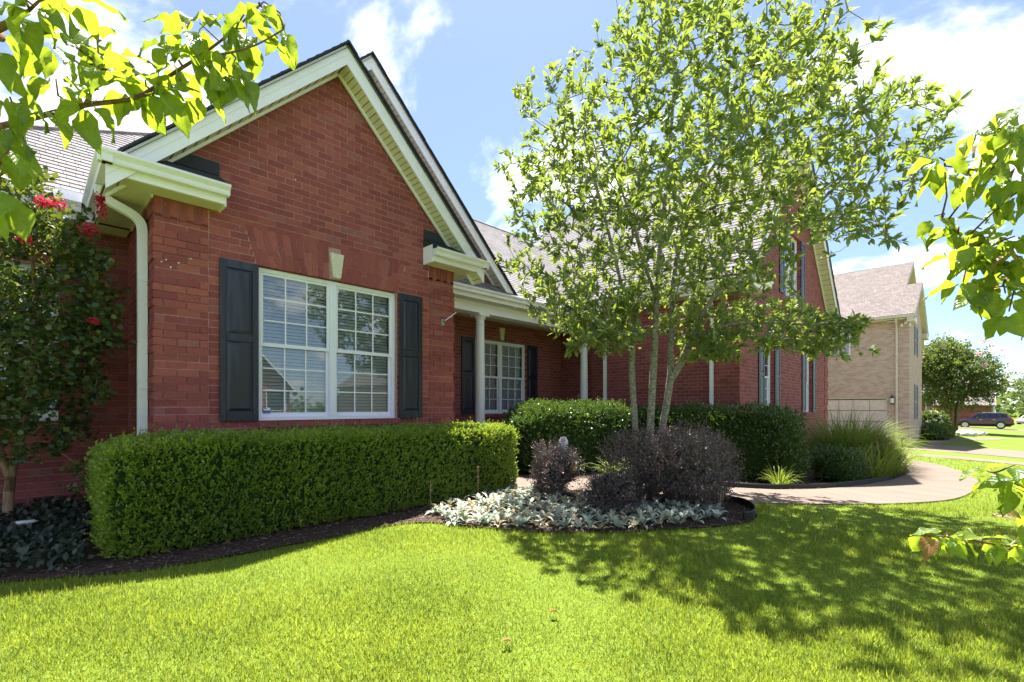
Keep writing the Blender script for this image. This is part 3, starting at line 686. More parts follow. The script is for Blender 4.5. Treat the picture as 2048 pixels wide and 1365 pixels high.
MB().tube([(3.6, 12.82, 7.91), (22, 12.82, 7.91)], .05, 6).make('ridge_cap', 'shingle_y', house)
MB().box(-1.4, 19.4, 18.0, 18.2, -.3, 3.7).make('back_wall', 'brick_x', house)

def gable_roof(xc, ztop, hw, yf, yb, fas, soff_w, wall_y, mat, soffmat, nslat):
    """12/12 gable: slopes, raked fascia boards, raked soffit of single vinyl slats"""
    for s in (-1, 1):
        e = Vector((s, 0, -1)).normalized()
        x1, z1 = xc + s * hw, ztop - hw
        n = Vector((s, 0, 1)).normalized()
        P0 = (x1, yb, z1 + .03) if s < 0 else (x1, yf - .03, z1 + .03); P1 = (x1, yf - .03, z1 + .03) if s < 0 else (x1, yb, z1 + .03)
        plane_roof('gable_roof', mat, P0, P1, (-s * hw, 0, hw), max(8, int(hw * 1.414 / .141)))
        # dark ragged shingle edge, one piece per course
        mb = MB(); m_ = max(8, int(hw * 1.414 / .16))
        for i in range(m_):
            f = (i + .5) / m_; c = Vector((xc + s * hw * f, yf - .018 + random.uniform(-.008, .004), ztop - hw * f + .022 + random.uniform(-.003, .003)))
            mb.ob(c, e * (hw * 1.414 / m_ / 2 + .004), (0, .022, 0), n * .010)
        mb.make('shingle_edge', 'dark_shingle', house)
        # two fascia boards, the lower one proud
        h2 = fas * .5
        for a, b, yy in ((0, h2 + .004, yf), (h2, fas, yf + .007)):
            MB().ext([(xc, yy, ztop - a), (x1, yy, z1 - a), (x1, yy, z1 - b), (xc, yy, ztop - b)], (0, 0, 0), (0, .022, 0)).make('fascia_board', 'white_trim', house)
        # soffit slats
        zb = ztop - fas + .012; L_ = hw * 1.414; sw_ = L_ / nslat
        for i in range(nslat):
            f = (i + .5) / nslat
            for q in (-.26, .24):
                c = Vector((xc + s * hw * f, (yf + .03 + wall_y) / 2, zb - hw * f)) + e * (q * sw_) + n * (.002 if q > 0 else .012)
                MB().ob(c, e * (sw_ * .222), (0, (wall_y - yf - .03) / 2, 0), n * .003).make('soffit_slat', soffmat, house)
        c = Vector((xc + s * hw / 2, (yf + wall_y) / 2 + .02, zb - hw / 2)) + n * .022
        MB().ob(c, e * (L_ / 2), (0, (wall_y - yf) / 2, 0), n * .004).make('soffit_backing', 'soffit_gap_shade', house)
        MB().ob(Vector((xc + s * hw / 2, wall_y - .028, zb - hw / 2)) - n * .012, e * (L_ / 2 - .02), (0, .016, 0), n * .016).make('frieze_strip', 'white_trim', house)
gable_roof(2.89, 5.93, 2.38, 5.80, 9.5, .255, .3, 6.085, 'shingle_x', 'soffit_vinyl', 22)
gable_roof(4.03, 7.14, 3.48, 7.22, 12.0, .235, .28, 7.49, 'shingle_x', 'soffit_grey', 26)
MB().ext([(.6, 7.5, 3.5), (7.4, 7.5, 3.5), (7.4, 7.5, 3.6), (4.03, 7.5, 6.93), (.6, 7.5, 3.6)], (0, 0, 0), (0, .1, 0)).make('gable_wall', 'brick_x', house)
gable_roof(15.2, 8.78, 4.72, 3.40, 12.6, .26, .33, wy - .005, 'shingle_x', 'soffit_vinyl', 34)

GP = [(0, 0), (.075, 0), (.083, .02), (.083, .048), (.118, .085), (.12, .108), (.112, .112), (.108, .09), (0, .10)]
def gutter_x(x0, x1, y, z, nm='gutter'):      # runs along x, opens towards -y
    return MB().ext([(0, y - a, z + b) for a, b in GP], (x0, 0, 0), (x1, 0, 0)).make(nm, 'gutter_paint', house)
def gutter_y(y0, y1, x, z, s):
    return MB().ext([(x + s * a, 0, z + b) for a, b in GP], (0, y0, 0), (0, y1, 0)).make('gutter', 'gutter_paint', house)
# eave returns of the front gable
for s, xa, xb in ((-1, .57, 1.51), (1, 4.27, 5.21)):
    MB().box(xa, xb, 5.83, 5.85, 3.452, 3.62).make('return_fascia', 'white_trim', house)
    xe = xb if s < 0 else xa
    MB().box(xe - .012, xe + .012, 5.852, 6.085, 3.44, 3.70).make('return_end', 'white_trim', house)
    xo = xa if s < 0 else xb
    MB().box(xo - .01, xo + .01, 5.852, 7.5, 3.452, 3.62).make('eave_fascia', 'white_trim', house)
    gutter_x(xa - .12 if s < 0 else xa - .02, xb + .02 if s < 0 else xb + .12, 5.828, 3.525)
    gutter_y(5.73, 7.36 if s < 0 else 7.15, xo + s * .012, 3.525, s)
    ns = 7
    for i in range(ns):
        y0 = 5.855 + i * .0335; MB().box(min(xa, xb) + .012, max(xa, xb) - .012, y0, y0 + .0285, 3.448, 3.462).make('soffit_slat', 'soffit_vinyl', house)
    lo, hi = (.582, .905) if s < 0 else (4.88, 5.198); n2 = 30
    for i in range(n2):
        y0 = 6.092 + i * .046; MB().box(lo, hi, y0, y0 + .0395, 3.448, 3.462).make('soffit_slat', 'soffit_vinyl', house)
    MB().box(lo - .005, hi + .005, 5.86, 7.48, 3.466, 3.472).make('soffit_backing', 'soffit_gap_shade', house)
    if s < 0: MB().box(.890, .912, 6.09, 7.47, 3.425, 3.451).make('frieze_strip', 'soffit_vinyl', house)
    # little roof on top of the return
    mb = MB(); na = 5; xs_, xe_ = xa, xb; xa, xb = (.95, xb) if s < 0 else (xa, 4.83)
    for i in range(na):
        f0, f1 = i / na, (i + 1) / na
        mb.poly([(xa, 5.73 + .36 * f0, 3.645 + .21 * f0), (xb, 5.73 + .36 * f0, 3.645 + .21 * f0), (xb, 5.73 + .36 * f1, 3.632 + .21 * f1), (xa, 5.73 + .36 * f1, 3.632 + .21 * f1), (xa, 5.73 + .36 * f0, 3.62 + .21 * f0), (xb, 5.73 + .36 * f0, 3.62 + .21 * f0)], [(0, 1, 2, 3), (4, 5, 1, 0)])
    mb.ext([(xe, 5.74, 3.63), (xe, 6.085, 3.63), (xe, 6.085, 3.83)], (-.004, 0, 0), (.004, 0, 0)); mb.make('return_roof', 'dark_shingle', house)
    MB().box(min(xa, xb), max(xa, xb), 6.074, 6.084, 3.845, 3.99).make('flashing', 'dark_shingle', house)
# left eave, porch eave
MB().box(-1.9, .56, 7.55, 7.57, 3.452, 3.64).make('eave_fascia', 'white_trim', house); gutter_x(-1.96, .44, 7.548, 3.525)
for i in range(6): y0 = 7.575 + i * .054; MB().box(-1.6, .9, y0, y0 + .051, 3.452, 3.458 + .002 * (i % 2)).make('soffit_slat', 'soffit_vinyl', house)
MB().box(5.24, 10.50, 7.225, 7.247, 3.452, 3.62).make('eave_fascia', 'white_trim', house); gutter_x(4.87, 10.90, 7.222, 3.53)
for i in range(4): y0 = 7.25 + i * .055; MB().box(4.87, 10.9, y0, y0 + .052, 3.453, 3.459 + .002 * (i % 2)).make('soffit_slat', 'soffit_grey', house)
MB().ob((.35, 7.43, 3.68), (.13, 0, 0), (0, .004, 0), (0, .02, .06)).make('gutter_guard', 'gutter_paint', house)
MB().ob((7.86, 7.16, 3.72), (.16, 0, 0), (0, .004, 0), (0, .03, .07)).make('gutter_guard', 'gutter_paint', house)
mb = MB()          # low skirt roof under the second gable
for i in range(4):
    f0, f1 = i / 4, (i + 1) / 4
    mb.poly([(4.9, 7.14 + .34 * f0, 3.655 + .24 * f0), (7.45, 7.14 + .34 * f0, 3.655 + .24 * f0), (7.45, 7.14 + .34 * f1, 3.64 + .24 * f1), (4.9, 7.14 + .34 * f1, 3.64 + .24 * f1)], [(0, 1, 2, 3)])
mb.make('skirt_roof', 'dark_shingle', house)
# wing eaves
MB().box(10.54, 10.56, 3.42, 7.2, 3.80, 4.02).make('eave_fascia', 'white_trim', house); gutter_y(3.30, 7.1, 10.54, 3.90, -1)
MB().box(10.56, 10.93, 3.42, 7.2, 3.80, 3.812).make('wing_soffit', 'soffit_vinyl', house)
MB().box(10.5, 11.5, 3.33, 3.35, 3.80, 4.0).box(11.48, 11.5, 3.35, 3.73, 3.80, 4.0).box(10.56, 11.48, 3.35, 3.725, 3.80, 3.812).make('return_fascia', 'white_trim', house); gutter_x(10.42, 11.52, 3.328, 3.90)
MB().box(18.9, 19.88, 3.33, 3.35, 3.80, 4.0).box(18.9, 18.92, 3.35, 3.73, 3.80, 4.0).box(18.92, 19.86, 3.35, 3.725, 3.80, 3.812).make('return_fascia', 'white_trim', house)
for xa, xb in ((10.5, 11.5), (18.9, 19.88)): MB().ext([(xa, 3.30, 4.0), (xa, 3.73, 4.0), (xa, 3.73, 4.26)], (0, 0, 0), (xb - xa, 0, 0)).make('return_roof', 'dark_shingle', house)
# downspouts (corrugated, with elbows)
def downspout(pts, foot, w=.038, d=.03, axis=0):
    """square pipe through pts then straight down to foot; ribs on the front"""
    full = [Vector(p) for p in smoothline(pts, 5)] + [Vector((pts[-1][0], pts[-1][1], foot))]; mb = MB(); b = 0
    for i, p in enumerate(full):
        dr = (full[min(i + 1, len(full) - 1)] - full[max(i - 1, 0)]).normalized(); side = Vector((1, 0, 0)) if axis == 0 else Vector((0, 1, 0))
        side = (side - dr * side.dot(dr)).normalized(); nn = dr.cross(side)
        prof = [(-1, -1), (-.5, -1.16), (0, -1), (.5, -1.16), (1, -1), (1, 1), (-1, 1)]
        mb.V += [tuple(p + side * (w * a) + nn * (d * c)) for a, c in prof]
    n = 7
    for i in range(len(full) - 1):
        for k in range(n): mb.F.append((i * n + k, i * n + (k + 1) % n, (i + 1) * n + (k + 1) % n, (i + 1) * n + k))
    o = mb.make('downspout', 'gutter_paint', house); bm = bmesh.new(); bm.from_mesh(o.data); bmesh.ops.recalc_face_normals(bm, faces=bm.faces); bm.to_mesh(o.data); bm.free()
    z = 2.6
    while z > foot + .2:
        MB().box(pts[-1][0] - w * 1.08, pts[-1][0] + w * 1.08, pts[-1][1] - d * 1.22, pts[-1][1] + d * 1.05, z, z + .022).make('strap', 'gutter_paint', o); z -= 1.15
downspout([(.52, 6.42, 3.52), (.53, 6.42, 3.44), (.60, 6.42, 3.38), (.78, 6.42, 3.30), (.855, 6.42, 3.22), (.868, 6.42, 3.1)], .05, .034, .04, 1)
downspout([(10.84, 7.14, 3.52), (10.84, 7.14, 3.40), (10.86, 7.15, 3.3), (10.865, 7.15, 3.2)], -.2, .034, .04, 1)
downspout([(10.48, 4.31, 3.90), (10.50, 4.31, 3.82), (10.66, 4.31, 3.70), (10.84, 4.31, 3.58), (10.865, 4.31, 3.45)], -.3, .034, .042, 1)

# ================================================================== plants
Fv = np.array([ca, sa, 0.]); Rv = np.array([sa, -ca, 0.])
def sprigs(base, dirs, length, nleaf, lsize, tmpl=LEAF4, spread=.75, up=.25, wid=1.0, jit=.0):
    """leaves set along short twigs; base (n,3), dirs (n,3), length (n,)"""
    n = len(base); f = np.tile(np.linspace(.12, 1, nleaf), (n, 1)) + rng.uniform(-.06, .06, (n, nleaf))
    P = base[:, None, :] + dirs[:, None, :] * (f * length[:, None])[..., None] + rng.normal(size=(n, nleaf, 3)) * jit
    D = dirs[:, None, :] * .8 + unit(rng.normal(size=(n, nleaf, 3))) * spread; D[..., 2] += up
    Nn = rng.normal(size=(n, nleaf, 3)) * .7; Nn[..., 2] += 1
    sz = lsize * rng.uniform(.65, 1.25, (n * nleaf))
    return scatter(P.reshape(-1, 3), D.reshape(-1, 3), Nn.reshape(-1, 3), sz, *tmpl, wid=wid)
def shell(c, half, n, expo=6, depth=.12, lump=.05, seed=0, zmin=-1.0, freq=5.0):
    """points just inside the skin of a rounded box / ellipsoid and their outward normals"""
    h = np.array(half); out = []; cnt = 0
    a = np.array([h[1] * h[2], h[0] * h[2], h[0] * h[1]]); a = a / a.sum()
    ax_ = rng.choice(3, size=n, p=a); p = rng.uniform(-1, 1, (n, 3)); p[np.arange(n), ax_] = np.sign(rng.uniform(-1, 1, n))
    p[:, 2] = np.maximum(p[:, 2], zmin)
    p = p / ((np.abs(p) ** expo).sum(1, keepdims=True) ** (1 / expo)); nn = unit(np.sign(p) * np.abs(p) ** (expo - 1) / h)
    w = p * h + np.array(c); k = freq
    lm = lump * (np.sin(w[:, 0] * k + seed) * np.sin(w[:, 1] * k * 1.1 + 1.3 + seed) + .7 * np.sin(w[:, 2] * k * 1.3 + w[:, 0] * 2.1 * k / 3 + seed) + .4 * np.sin(w[:, 0] * k * 2.7 + w[:, 2] * k * 2.2))
    w = w + nn * (lm - rng.uniform(0, 1, n) ** 1.6 * depth)[:, None]
    return w, nn
def core(name, c, half, mat, parent, expo=6, f=.86, k=26):  # solid filler, coloured dark to stand for the shaded inside of the shrub
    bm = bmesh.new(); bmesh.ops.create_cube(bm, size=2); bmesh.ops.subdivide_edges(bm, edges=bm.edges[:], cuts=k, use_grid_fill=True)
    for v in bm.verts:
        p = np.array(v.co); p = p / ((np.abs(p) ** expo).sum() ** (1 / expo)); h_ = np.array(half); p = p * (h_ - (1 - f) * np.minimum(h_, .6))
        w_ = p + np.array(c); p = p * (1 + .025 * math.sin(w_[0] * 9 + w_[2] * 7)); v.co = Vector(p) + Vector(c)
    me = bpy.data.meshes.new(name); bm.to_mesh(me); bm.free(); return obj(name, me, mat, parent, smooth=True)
def hedge(name, label, cat, c, half, nsp, nleaf, lsize, slen, mat, expo=6, lump=.03, coremat='shade_core', up=.45, freq=5., base=None, tall=0, f=.86, seed=0, depth=.12):
    t = thing(name, label, cat, base or (c[0], c[1], g1(c[0], c[1])))
    w, nn = shell(c, half, nsp, expo, depth, lump, seed, freq=freq); keep = w[:, 2] > g1(c[0], c[1]) + .03; w, nn = w[keep], nn[keep]
    d = nn * .7 + rng.normal(size=w.shape) * .35; d[:, 2] += up; d = unit(d); ln = slen * rng.uniform(.6, 1.4, len(w))
    if tall: i = rng.random(len(w)) < tall; ln[i] *= 2.0
    V, F = sprigs(w - d * slen * .4, d, ln, nleaf, lsize)
    o = obj('foliage', npmesh('foliage', V, F), mat, t); tag(o, kind='stuff')
    core('dark_core', c, half, coremat, t, expo, f)
    return t
hedge('boxwood_hedge', 'long clipped light green boxwood hedge under the big front window', 'hedge', (2.80, 5.38, .47), (2.38, .50, .49), 34000, 7, .025, .055, 'boxwood_leaf', 14, .014, up=.6, freq=7, tall=.06, f=.84, depth=.09)
hedge('holly_hedge', 'dark green holly hedge in front of the porch columns', 'hedge', (8.45, 6.15, .60), (2.12, .60, .72), 8500, 7, .040, .085, 'holly_leaf', 5, .04, tall=.04, f=.86)
hedge('holly_hedge', 'dark green holly hedge along the shaded side wall of the wing', 'hedge', (10.05, 4.05, .42), (.55, 1.75, .80), 8000, 7, .040, .09, 'holly_leaf', 5, .05, tall=.04, seed=2)
hedge('low_evergreen', 'low dark green evergreen shrub between holly hedge and daylilies', 'shrub', (11.6, 2.05, .05), (.62, .40, .36), 1500, 7, .034, .08, 'holly_leaf', 3, .05, seed=4)
# barberries
for nm, c, h, n, lb in (('barberry', (5.82, 2.74, .49), (.80, .70, .47), 7600, 'largest purple barberry in front of the multi-stemmed tree'),
                        ('barberry', (5.20, 4.22, .34), (.38, .36, .33), 2600, 'purple barberry beside the small white yard sign'),
                        ('barberry', (4.92, 3.16, .25), (.36, .33, .25), 2200, 'smallest purple barberry at the back of the silvery lambs ear')):
    # stand wider at the top than at the foot
    t = thing(nm, lb, 'shrub', (c[0], c[1], 0), 'purple barberries in the front bed')
    w, nn = shell(c, h, n, 2.6, .34, .10, seed=c[0], freq=4.6); k = .80 + .20 * np.clip((w[:, 2:3] - c[2] + h[2]) / (1.2 * h[2]), 0, 1)
    w[:, :2] = np.array(c[:2]) + (w[:, :2] - np.array(c[:2])) * k
    d = nn * .8 + rng.normal(size=w.shape) * .4; d[:, 2] += .55; d = unit(d); ln = .11 * rng.uniform(.5, 1.0, len(w)) ** -1.3 * .8; w[:, 2] = np.maximum(w[:, 2], .05)
    V, F = sprigs(w - d * .05, d, ln, 9, .023, spread=1.0); tag(obj('foliage', npmesh('foliage', V, F), 'barberry_leaf', t), kind='stuff')
    core('dark_core', (c[0], c[1], c[2] + .05), (h[0] * .48, h[1] * .48, h[2] * .62), 'barberry_core', t, 2.4, .86)
    mb = MB()
    for i in range(9):
        q = i * .7 + c[0]; mb.tube([(c[0] + .04 * math.cos(q), c[1] + .04 * math.sin(q), 0), (c[0] + h[0] * .45 * math.cos(q), c[1] + h[1] * .45 * math.sin(q), c[2])], [.012, .007], 5)
    mb.make('stem', 'dogwood_bark', t)

# ---- trees grown towards scattered twig ends
def grow(stems, targets, bend=.12, zpen=.8):
    """stems: polylines; returns nodes, parents, tip ids. targets are reached from the nearest fitting node"""
    pos, par = [], []
    for st, pr in stems:
        prev = pr
        for p in smoothline(st, 4):
            pos.append(np.array(p)); par.append(prev); prev = len(pos) - 1
    nst = len(pos); A = np.array(pos); dd = np.min(np.linalg.norm(targets[:, None] - A[None], axis=2), axis=1); tips = []
    buf = np.zeros((len(targets) * 4 + nst, 3)); buf[:nst] = A; m = nst
    for ti in np.argsort(dd):
        T = targets[ti]; dv = T - buf[:m]; ds = np.linalg.norm(dv, axis=1)
        cost = ds * (1 + zpen * np.clip(-dv[:, 2] / np.maximum(ds, 1e-6), 0, 1)); cost[:nst][A[:, 2] < 1.5] += 3
        j = int(np.argmin(cost)); a = buf[j].copy(); ln = ds[j]; prev = j; k = 3 if ln > .3 else 2
        off = rng.normal(size=3) * bend * ln; off[2] -= .05 * ln
        for s in range(1, k + 1):
            f = s / k; p = a + (T - a) * f + off * math.sin(math.pi * f); buf[m] = p; par.append(prev); prev = m; m += 1
        tips.append(m - 1)
    return buf[:m], par, tips
def limbs(name, nodes, par, mat, parent, tip=.0035, exp=2.3, stemr=None, nseg=6):
    m = len(nodes); acc = np.zeros(m); r = np.zeros(m)
    for i in range(m - 1, -1, -1):
        r[i] = max(tip, acc[i] ** (1 / exp)) if acc[i] > 0 else tip
        if par[i] >= 0: acc[par[i]] += r[i] ** exp
    if stemr: r = r * stemr(nodes, r)
    mb = MB()
    for i in range(m):
        if par[i] < 0: continue
        n = nseg if r[i] > .012 else 4
        a, b = Vector(nodes[par[i]]), Vector(nodes[i])
        if (b - a).length < 1e-4: continue
        mb.tube([a, b], [min(r[par[i]], r[i] * 1.6), r[i]], n, cap=False)
    return mb.make(name, mat, parent, smooth=True), r
def leafbunch(nodes, par, tips, per, size, cone=.8, up=.35, tmpl=LEAF8T, wid=1.0, along=0):
    tp = np.array(tips); P = nodes[tp]; D0 = unit(P - nodes[np.array([par[i] for i in tips])]); D0[:, 2] += up; D0 = unit(D0)
    P = np.repeat(P, per, 0); B = np.repeat(D0, per, 0); n = len(P)
    D = unit(B + rng.normal(size=(n, 3)) * cone); P = P - B * rng.uniform(0, .07 + along, (n, 1)) + D * .008
    Nn = rng.normal(size=(n, 3)) * .5 + B * .6; Nn[:, 2] += .7
    return P, D, Nn, size * rng.uniform(.6, 1.2, n)
MAGB = np.array([5.97, 3.20, 0])
def mw(r, f, z): return MAGB + Rv * r + Fv * f + np.array([0, 0, z])
st = []
def stem(pts, parent=-1): st.append(([tuple(mw(*p)) for p in pts], parent))
stem([(-.14, .05, 0), (-.19, .05, .95), (-.225, .08, 1.6), (-.25, .1, 2.35), (-.48, .1, 3.4), (-.8, 0, 4.5), (-1.0, 0, 5.3)])
stem([(-.02, 0, 0), (0, 0, .95), (.05, 0, 1.9), (.09, 0, 2.75), (.16, .08, 3.5), (.3, .15, 4.7), (.4, .1, 6.2)])
stem([(.05, .06, 0), (.17, .1, .80), (.31, .12, 1.62), (.35, .2, 2.2), (.5, .4, 3.4), (1.0, .6, 4.8), (1.5, .7, 6.2)])
stem([(.31, .12, 1.62), (.43, .05, 1.85), (.56, -.05, 2.2), (.8, -.1, 2.7), (1.5, -.2, 3.3), (2.3, -.3, 4.1), (3.0, -.3, 4.9)])
stem([(.09, 0, 2.75), (-.1, -.15, 3.1), (-.4, -.4, 3.8), (-.8, -.6, 4.6)])
stem([(.16, .08, 3.5), (.6, -.4, 4.2), (1.2, -.7, 5.2), (1.7, -.7, 6.0)])
stem([(.56, -.05, 2.2), (1.1, -.3, 2.35), (1.9, -.5, 2.3), (2.6, -.6, 2.35)])
OUTL = [(-.55, 7.3), (-.62, 6.4), (-1.05, 6.0), (-1.9, 5.55), (-1.65, 5.0), (-2.05, 4.3), (-1.95, 3.5), (-1.95, 2.95), (-1.5, 2.5), (-1.0, 2.0), (-.4, 2.15), (0, 2.45), (.6, 2.1), (1.0, 1.9),
        (1.7, 2.15), (2.3, 1.85), (2.9, 1.95), (3.05, 2.45), (2.5, 2.85), (3.0, 3.3), (3.5, 3.85), (3.45, 4.5), (3.8, 5.0), (3.95, 5.65), (3.3, 5.8), (2.75, 6.5), (2.2, 6.9), (1.9, 7.4)]
OUTL = [(a * .90 if a > 1 else a, b) for a, b in OUTL]
n = 60000; r_ = rng.uniform(-2.3, 4.2, n); z_ = rng.uniform(1.8, 7.4, n); f_ = rng.uniform(-2.2, 2.3, n)
th_ = 2.0 * np.sqrt(np.clip(1 - ((r_ - .9) / 3.3) ** 2 - ((z_ - 4.5) / 3.4) ** 2, 0, 1)) + .35
clump = np.sin(r_ * 2.6 + 1) * np.sin(z_ * 2.4 + f_ * 1.5) + np.sin(f_ * 2.9 + r_ * 1.7)
kk_ = 6.5 / (6.5 + f_); pr_, pz_ = r_ * kk_, 1.25 + (z_ - 1.25) * kk_
ok = inpoly(pr_, pz_, OUTL) & (np.abs(f_) < th_) & (clump > np.where(z_ < 3.1, -1.6, -.8)) & (z_ > 2.3 + .0 * r_ + np.where(np.abs(r_ - .1) < .35, .4, 0))
ok |= inpoly(pr_, pz_, OUTL) & (np.abs(f_ + .3) < .8) & (z_ < 2.7) & (clump > -.9)
ok &= ~((pr_ > 1.5) & (pr_ < 2.8) & (pz_ > 2.72) & (pz_ < 3.6) & ((rng.random(n) < .85) | ((pr_ > 1.6) & (pr_ < 2.45))))
P = np.stack([r_, f_, z_], 1)[ok]; sel = []
for p in P:                       # keep twig ends at least a hand apart
    if len(sel) >= 2350: break
    if not sel or np.min(np.sum((np.array(sel) - p) ** 2, 1)) > .135 ** 2: sel.append(p)
for cnt_, ra, za, fa in ((110, (-1.15, -.2), (2.0, 2.75), (-.7, .5)), (70, (.45, 1.2), (1.9, 2.5), (-.6, .5)), (80, (1.5, 2.65), (1.95, 2.5), (-.8, .3))):
    sel += [np.array([random.uniform(*ra), random.uniform(*fa), random.uniform(*za)]) for _ in range(cnt_)]
tg = np.array([mw(*p) for p in sel])
nodes, par, tips = grow(st, tg)
# children of stems start at the node nearest to their first point
for si in range(3, len(st)):
    i0 = sum(len(smoothline(s[0], 4)) for s in st[:si]); d2 = np.sum((nodes[:i0] - nodes[i0]) ** 2, 1); par[i0] = int(np.argmin(d2))
magn = thing('magnolia_tree', 'young multi-stemmed tree with glossy whorled leaves in the front bed', 'tree', tuple(MAGB))
limbs('trunk', nodes, par, 'magnolia_bark', magn, .0036, 2.45, stemr=lambda nd, r: np.where((nd[:, 2] < 2.3) & (r > .03), np.minimum(1.35, .050 / r), np.clip(.05 / np.maximum(r, .05), .5, 1)))
P, D, Nn, sz = leafbunch(nodes, par, tips, 15, .108, .75, .3, along=.09)
dist = np.linalg.norm(P - np.array([0, 0, CAMZ]), axis=1); order = np.argsort(dist); near, farr = order[:300], order[300:]
V, F = scatter(P[farr], D[farr], Nn[farr], sz[farr], *LEAF8T, wid=1.02); tag(obj('foliage', npmesh('foliage', V, F), 'magnolia_leaf', magn), kind='stuff')
def leafobjs(name, P, D, Nn, sz, me, parent, wid=1.0):
    D = unit(D); X = unit(np.cross(D, Nn)); Z = np.cross(X, D); off = parent.location if parent.type == 'EMPTY' else Vector((0, 0, 0))
    for p, x, d, z, s in zip(P, X, D, Z, sz):
        o = bpy.data.objects.new(name, me); C.objects.link(o); o.parent = parent
        o.matrix_local = Matrix(((x[0] * s * wid, d[0] * s, z[0] * s, p[0] - off.x), (x[1] * s * wid, d[1] * s, z[1] * s, p[1] - off.y), (x[2] * s * wid, d[2] * s, z[2] * s, p[2] - off.z), (0, 0, 0, 1)))
me = mesh('leaf', LEAF8T[0], LEAF8T[1]); me.materials.append(M['magnolia_leaf'])
leafobjs('leaf', P[near], D[near], Nn[near], sz[near], me, magn, 1.02)

# ---- crape myrtle by the left wall
crb = (-.14, 7.05, 0); crape = thing('crape_myrtle', 'crape myrtle with red flower clusters against the shaded left wall', 'tree', crb)
st = [([(-.14, 7.05, 0), (-.12, 7.0, .55), (-.03, 6.95, 1.05), (.03, 6.9, 1.5), (.05, 6.85, 2.4), (.0, 6.7, 3.2)], -1), ([(-.12, 7.0, .55), (-.3, 6.9, 1.2), (-.5, 6.7, 2.2)], 3)]
n = 3000; p = rng.normal(size=(n, 3)); p = unit(p) * rng.uniform(.25, 1, (n, 1)) ** .5; p = p * np.array([.82, .72, 1.48]) + np.array([-.10, 6.72, 2.15]); p = p[(p[:, 1] < 7.75)]; sel = []
for q in p:
    if len(sel) >= 470: break
    if not sel or np.min(np.sum((np.array(sel) - q) ** 2, 1)) > .10 ** 2: sel.append(q)
extra = [(.55, 6.30, 2.17), (.62, 6.35, 1.95), (.60, 6.45, 2.38), (.50, 6.4, 1.55), (.42, 6.3, 1.85), (.48, 6.25, 2.6), (.40, 6.5, .60), (.35, 6.45, .42), (.30, 6.4, .95)]
nodes, par, tips = grow(st, np.array(sel + [list(e) for e in extra]))
limbs('trunk', nodes, par, 'crape_bark', crape, .003, 2.3, stemr=lambda nd, r: np.where((nd[:, 2] < 1.7) & (r > .016), (.046 - .008 * nd[:, 2]) / r, 1), nseg=9)
tp = np.array(tips); d0 = unit(nodes[tp] - nodes[np.array([par[i] for i in tips])])
V1, F1 = sprigs(nodes[tp] - d0 * .18, d0, np.full(len(tp), .26), 18, .055, LEAF4, spread=1.0, up=.1, wid=1.5, jit=.035)
tw = nodes[len(nodes) // 4:]; i = rng.integers(0, len(tw), 1000); d1 = rdir(1000, .3)
V2, F2 = sprigs(tw[i], d1, np.full(1000, .14), 7, .055, LEAF4, spread=1.0, wid=1.5)
tag(obj('foliage', npmesh('foliage', np.concatenate([V1, V2]), np.concatenate([F1, F2 + len(V1)])), 'crape_leaf', crape), kind='stuff')
def blossom(c, r, n, mat, parent, name='flower_cluster', s=.028):
    p = np.array(c) + unit(rng.normal(size=(n, 3))) * rng.uniform(.3, 1, (n, 1)) * np.array(r); V, F = scatter(p, rdir(n), rdir(n), s * rng.uniform(.6, 1.2, n), *LEAF4, wid=1.5)
    obj(name, npmesh(name, V, F), mat, parent)
for c, r in (((.505, 6.12, 3.20), (.05, .05, .13)), ((.50, 6.14, 3.30), (.045, .045, .06)), ((.20, 6.15, 3.16), (.09, .07, .06)), ((.10, 6.1, 3.12), (.08, .06, .05)), ((.42, 6.15, 2.98), (.08, .06, .06)), ((.45, 6.2, 2.10), (.04, .04, .035)), ((-.02, 6.0, 2.75), (.05, .05, .05))):
    blossom(c, r, 95, 'crape_flower', crape)
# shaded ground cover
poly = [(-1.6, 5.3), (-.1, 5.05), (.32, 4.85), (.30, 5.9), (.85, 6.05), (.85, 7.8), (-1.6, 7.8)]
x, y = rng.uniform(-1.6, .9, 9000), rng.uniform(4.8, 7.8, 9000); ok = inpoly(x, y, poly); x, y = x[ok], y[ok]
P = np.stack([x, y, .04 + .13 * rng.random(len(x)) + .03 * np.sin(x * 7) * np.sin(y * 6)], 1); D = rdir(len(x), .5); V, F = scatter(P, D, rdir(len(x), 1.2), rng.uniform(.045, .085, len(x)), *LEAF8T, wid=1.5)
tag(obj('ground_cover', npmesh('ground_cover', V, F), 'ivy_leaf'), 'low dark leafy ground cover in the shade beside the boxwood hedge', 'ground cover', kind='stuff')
plain('pale_stone', (.55, .56, .54), .8)
bm = bmesh.new(); bmesh.ops.create_icosphere(bm, subdivisions=2, radius=1)
for v in bm.verts: v.co = Vector((v.co.x * .09, v.co.y * .06, v.co.z * .02)) * (1 + .15 * math.sin(v.co.x * 5 + v.co.y * 8)) + Vector((-.02, 6.2, .20))
me = bpy.data.meshes.new('stone'); bm.to_mesh(me); bm.free(); tag(obj('stone', me, 'pale_stone', smooth=True), 'flat pale stone lying in the dark ground cover', 'stone')

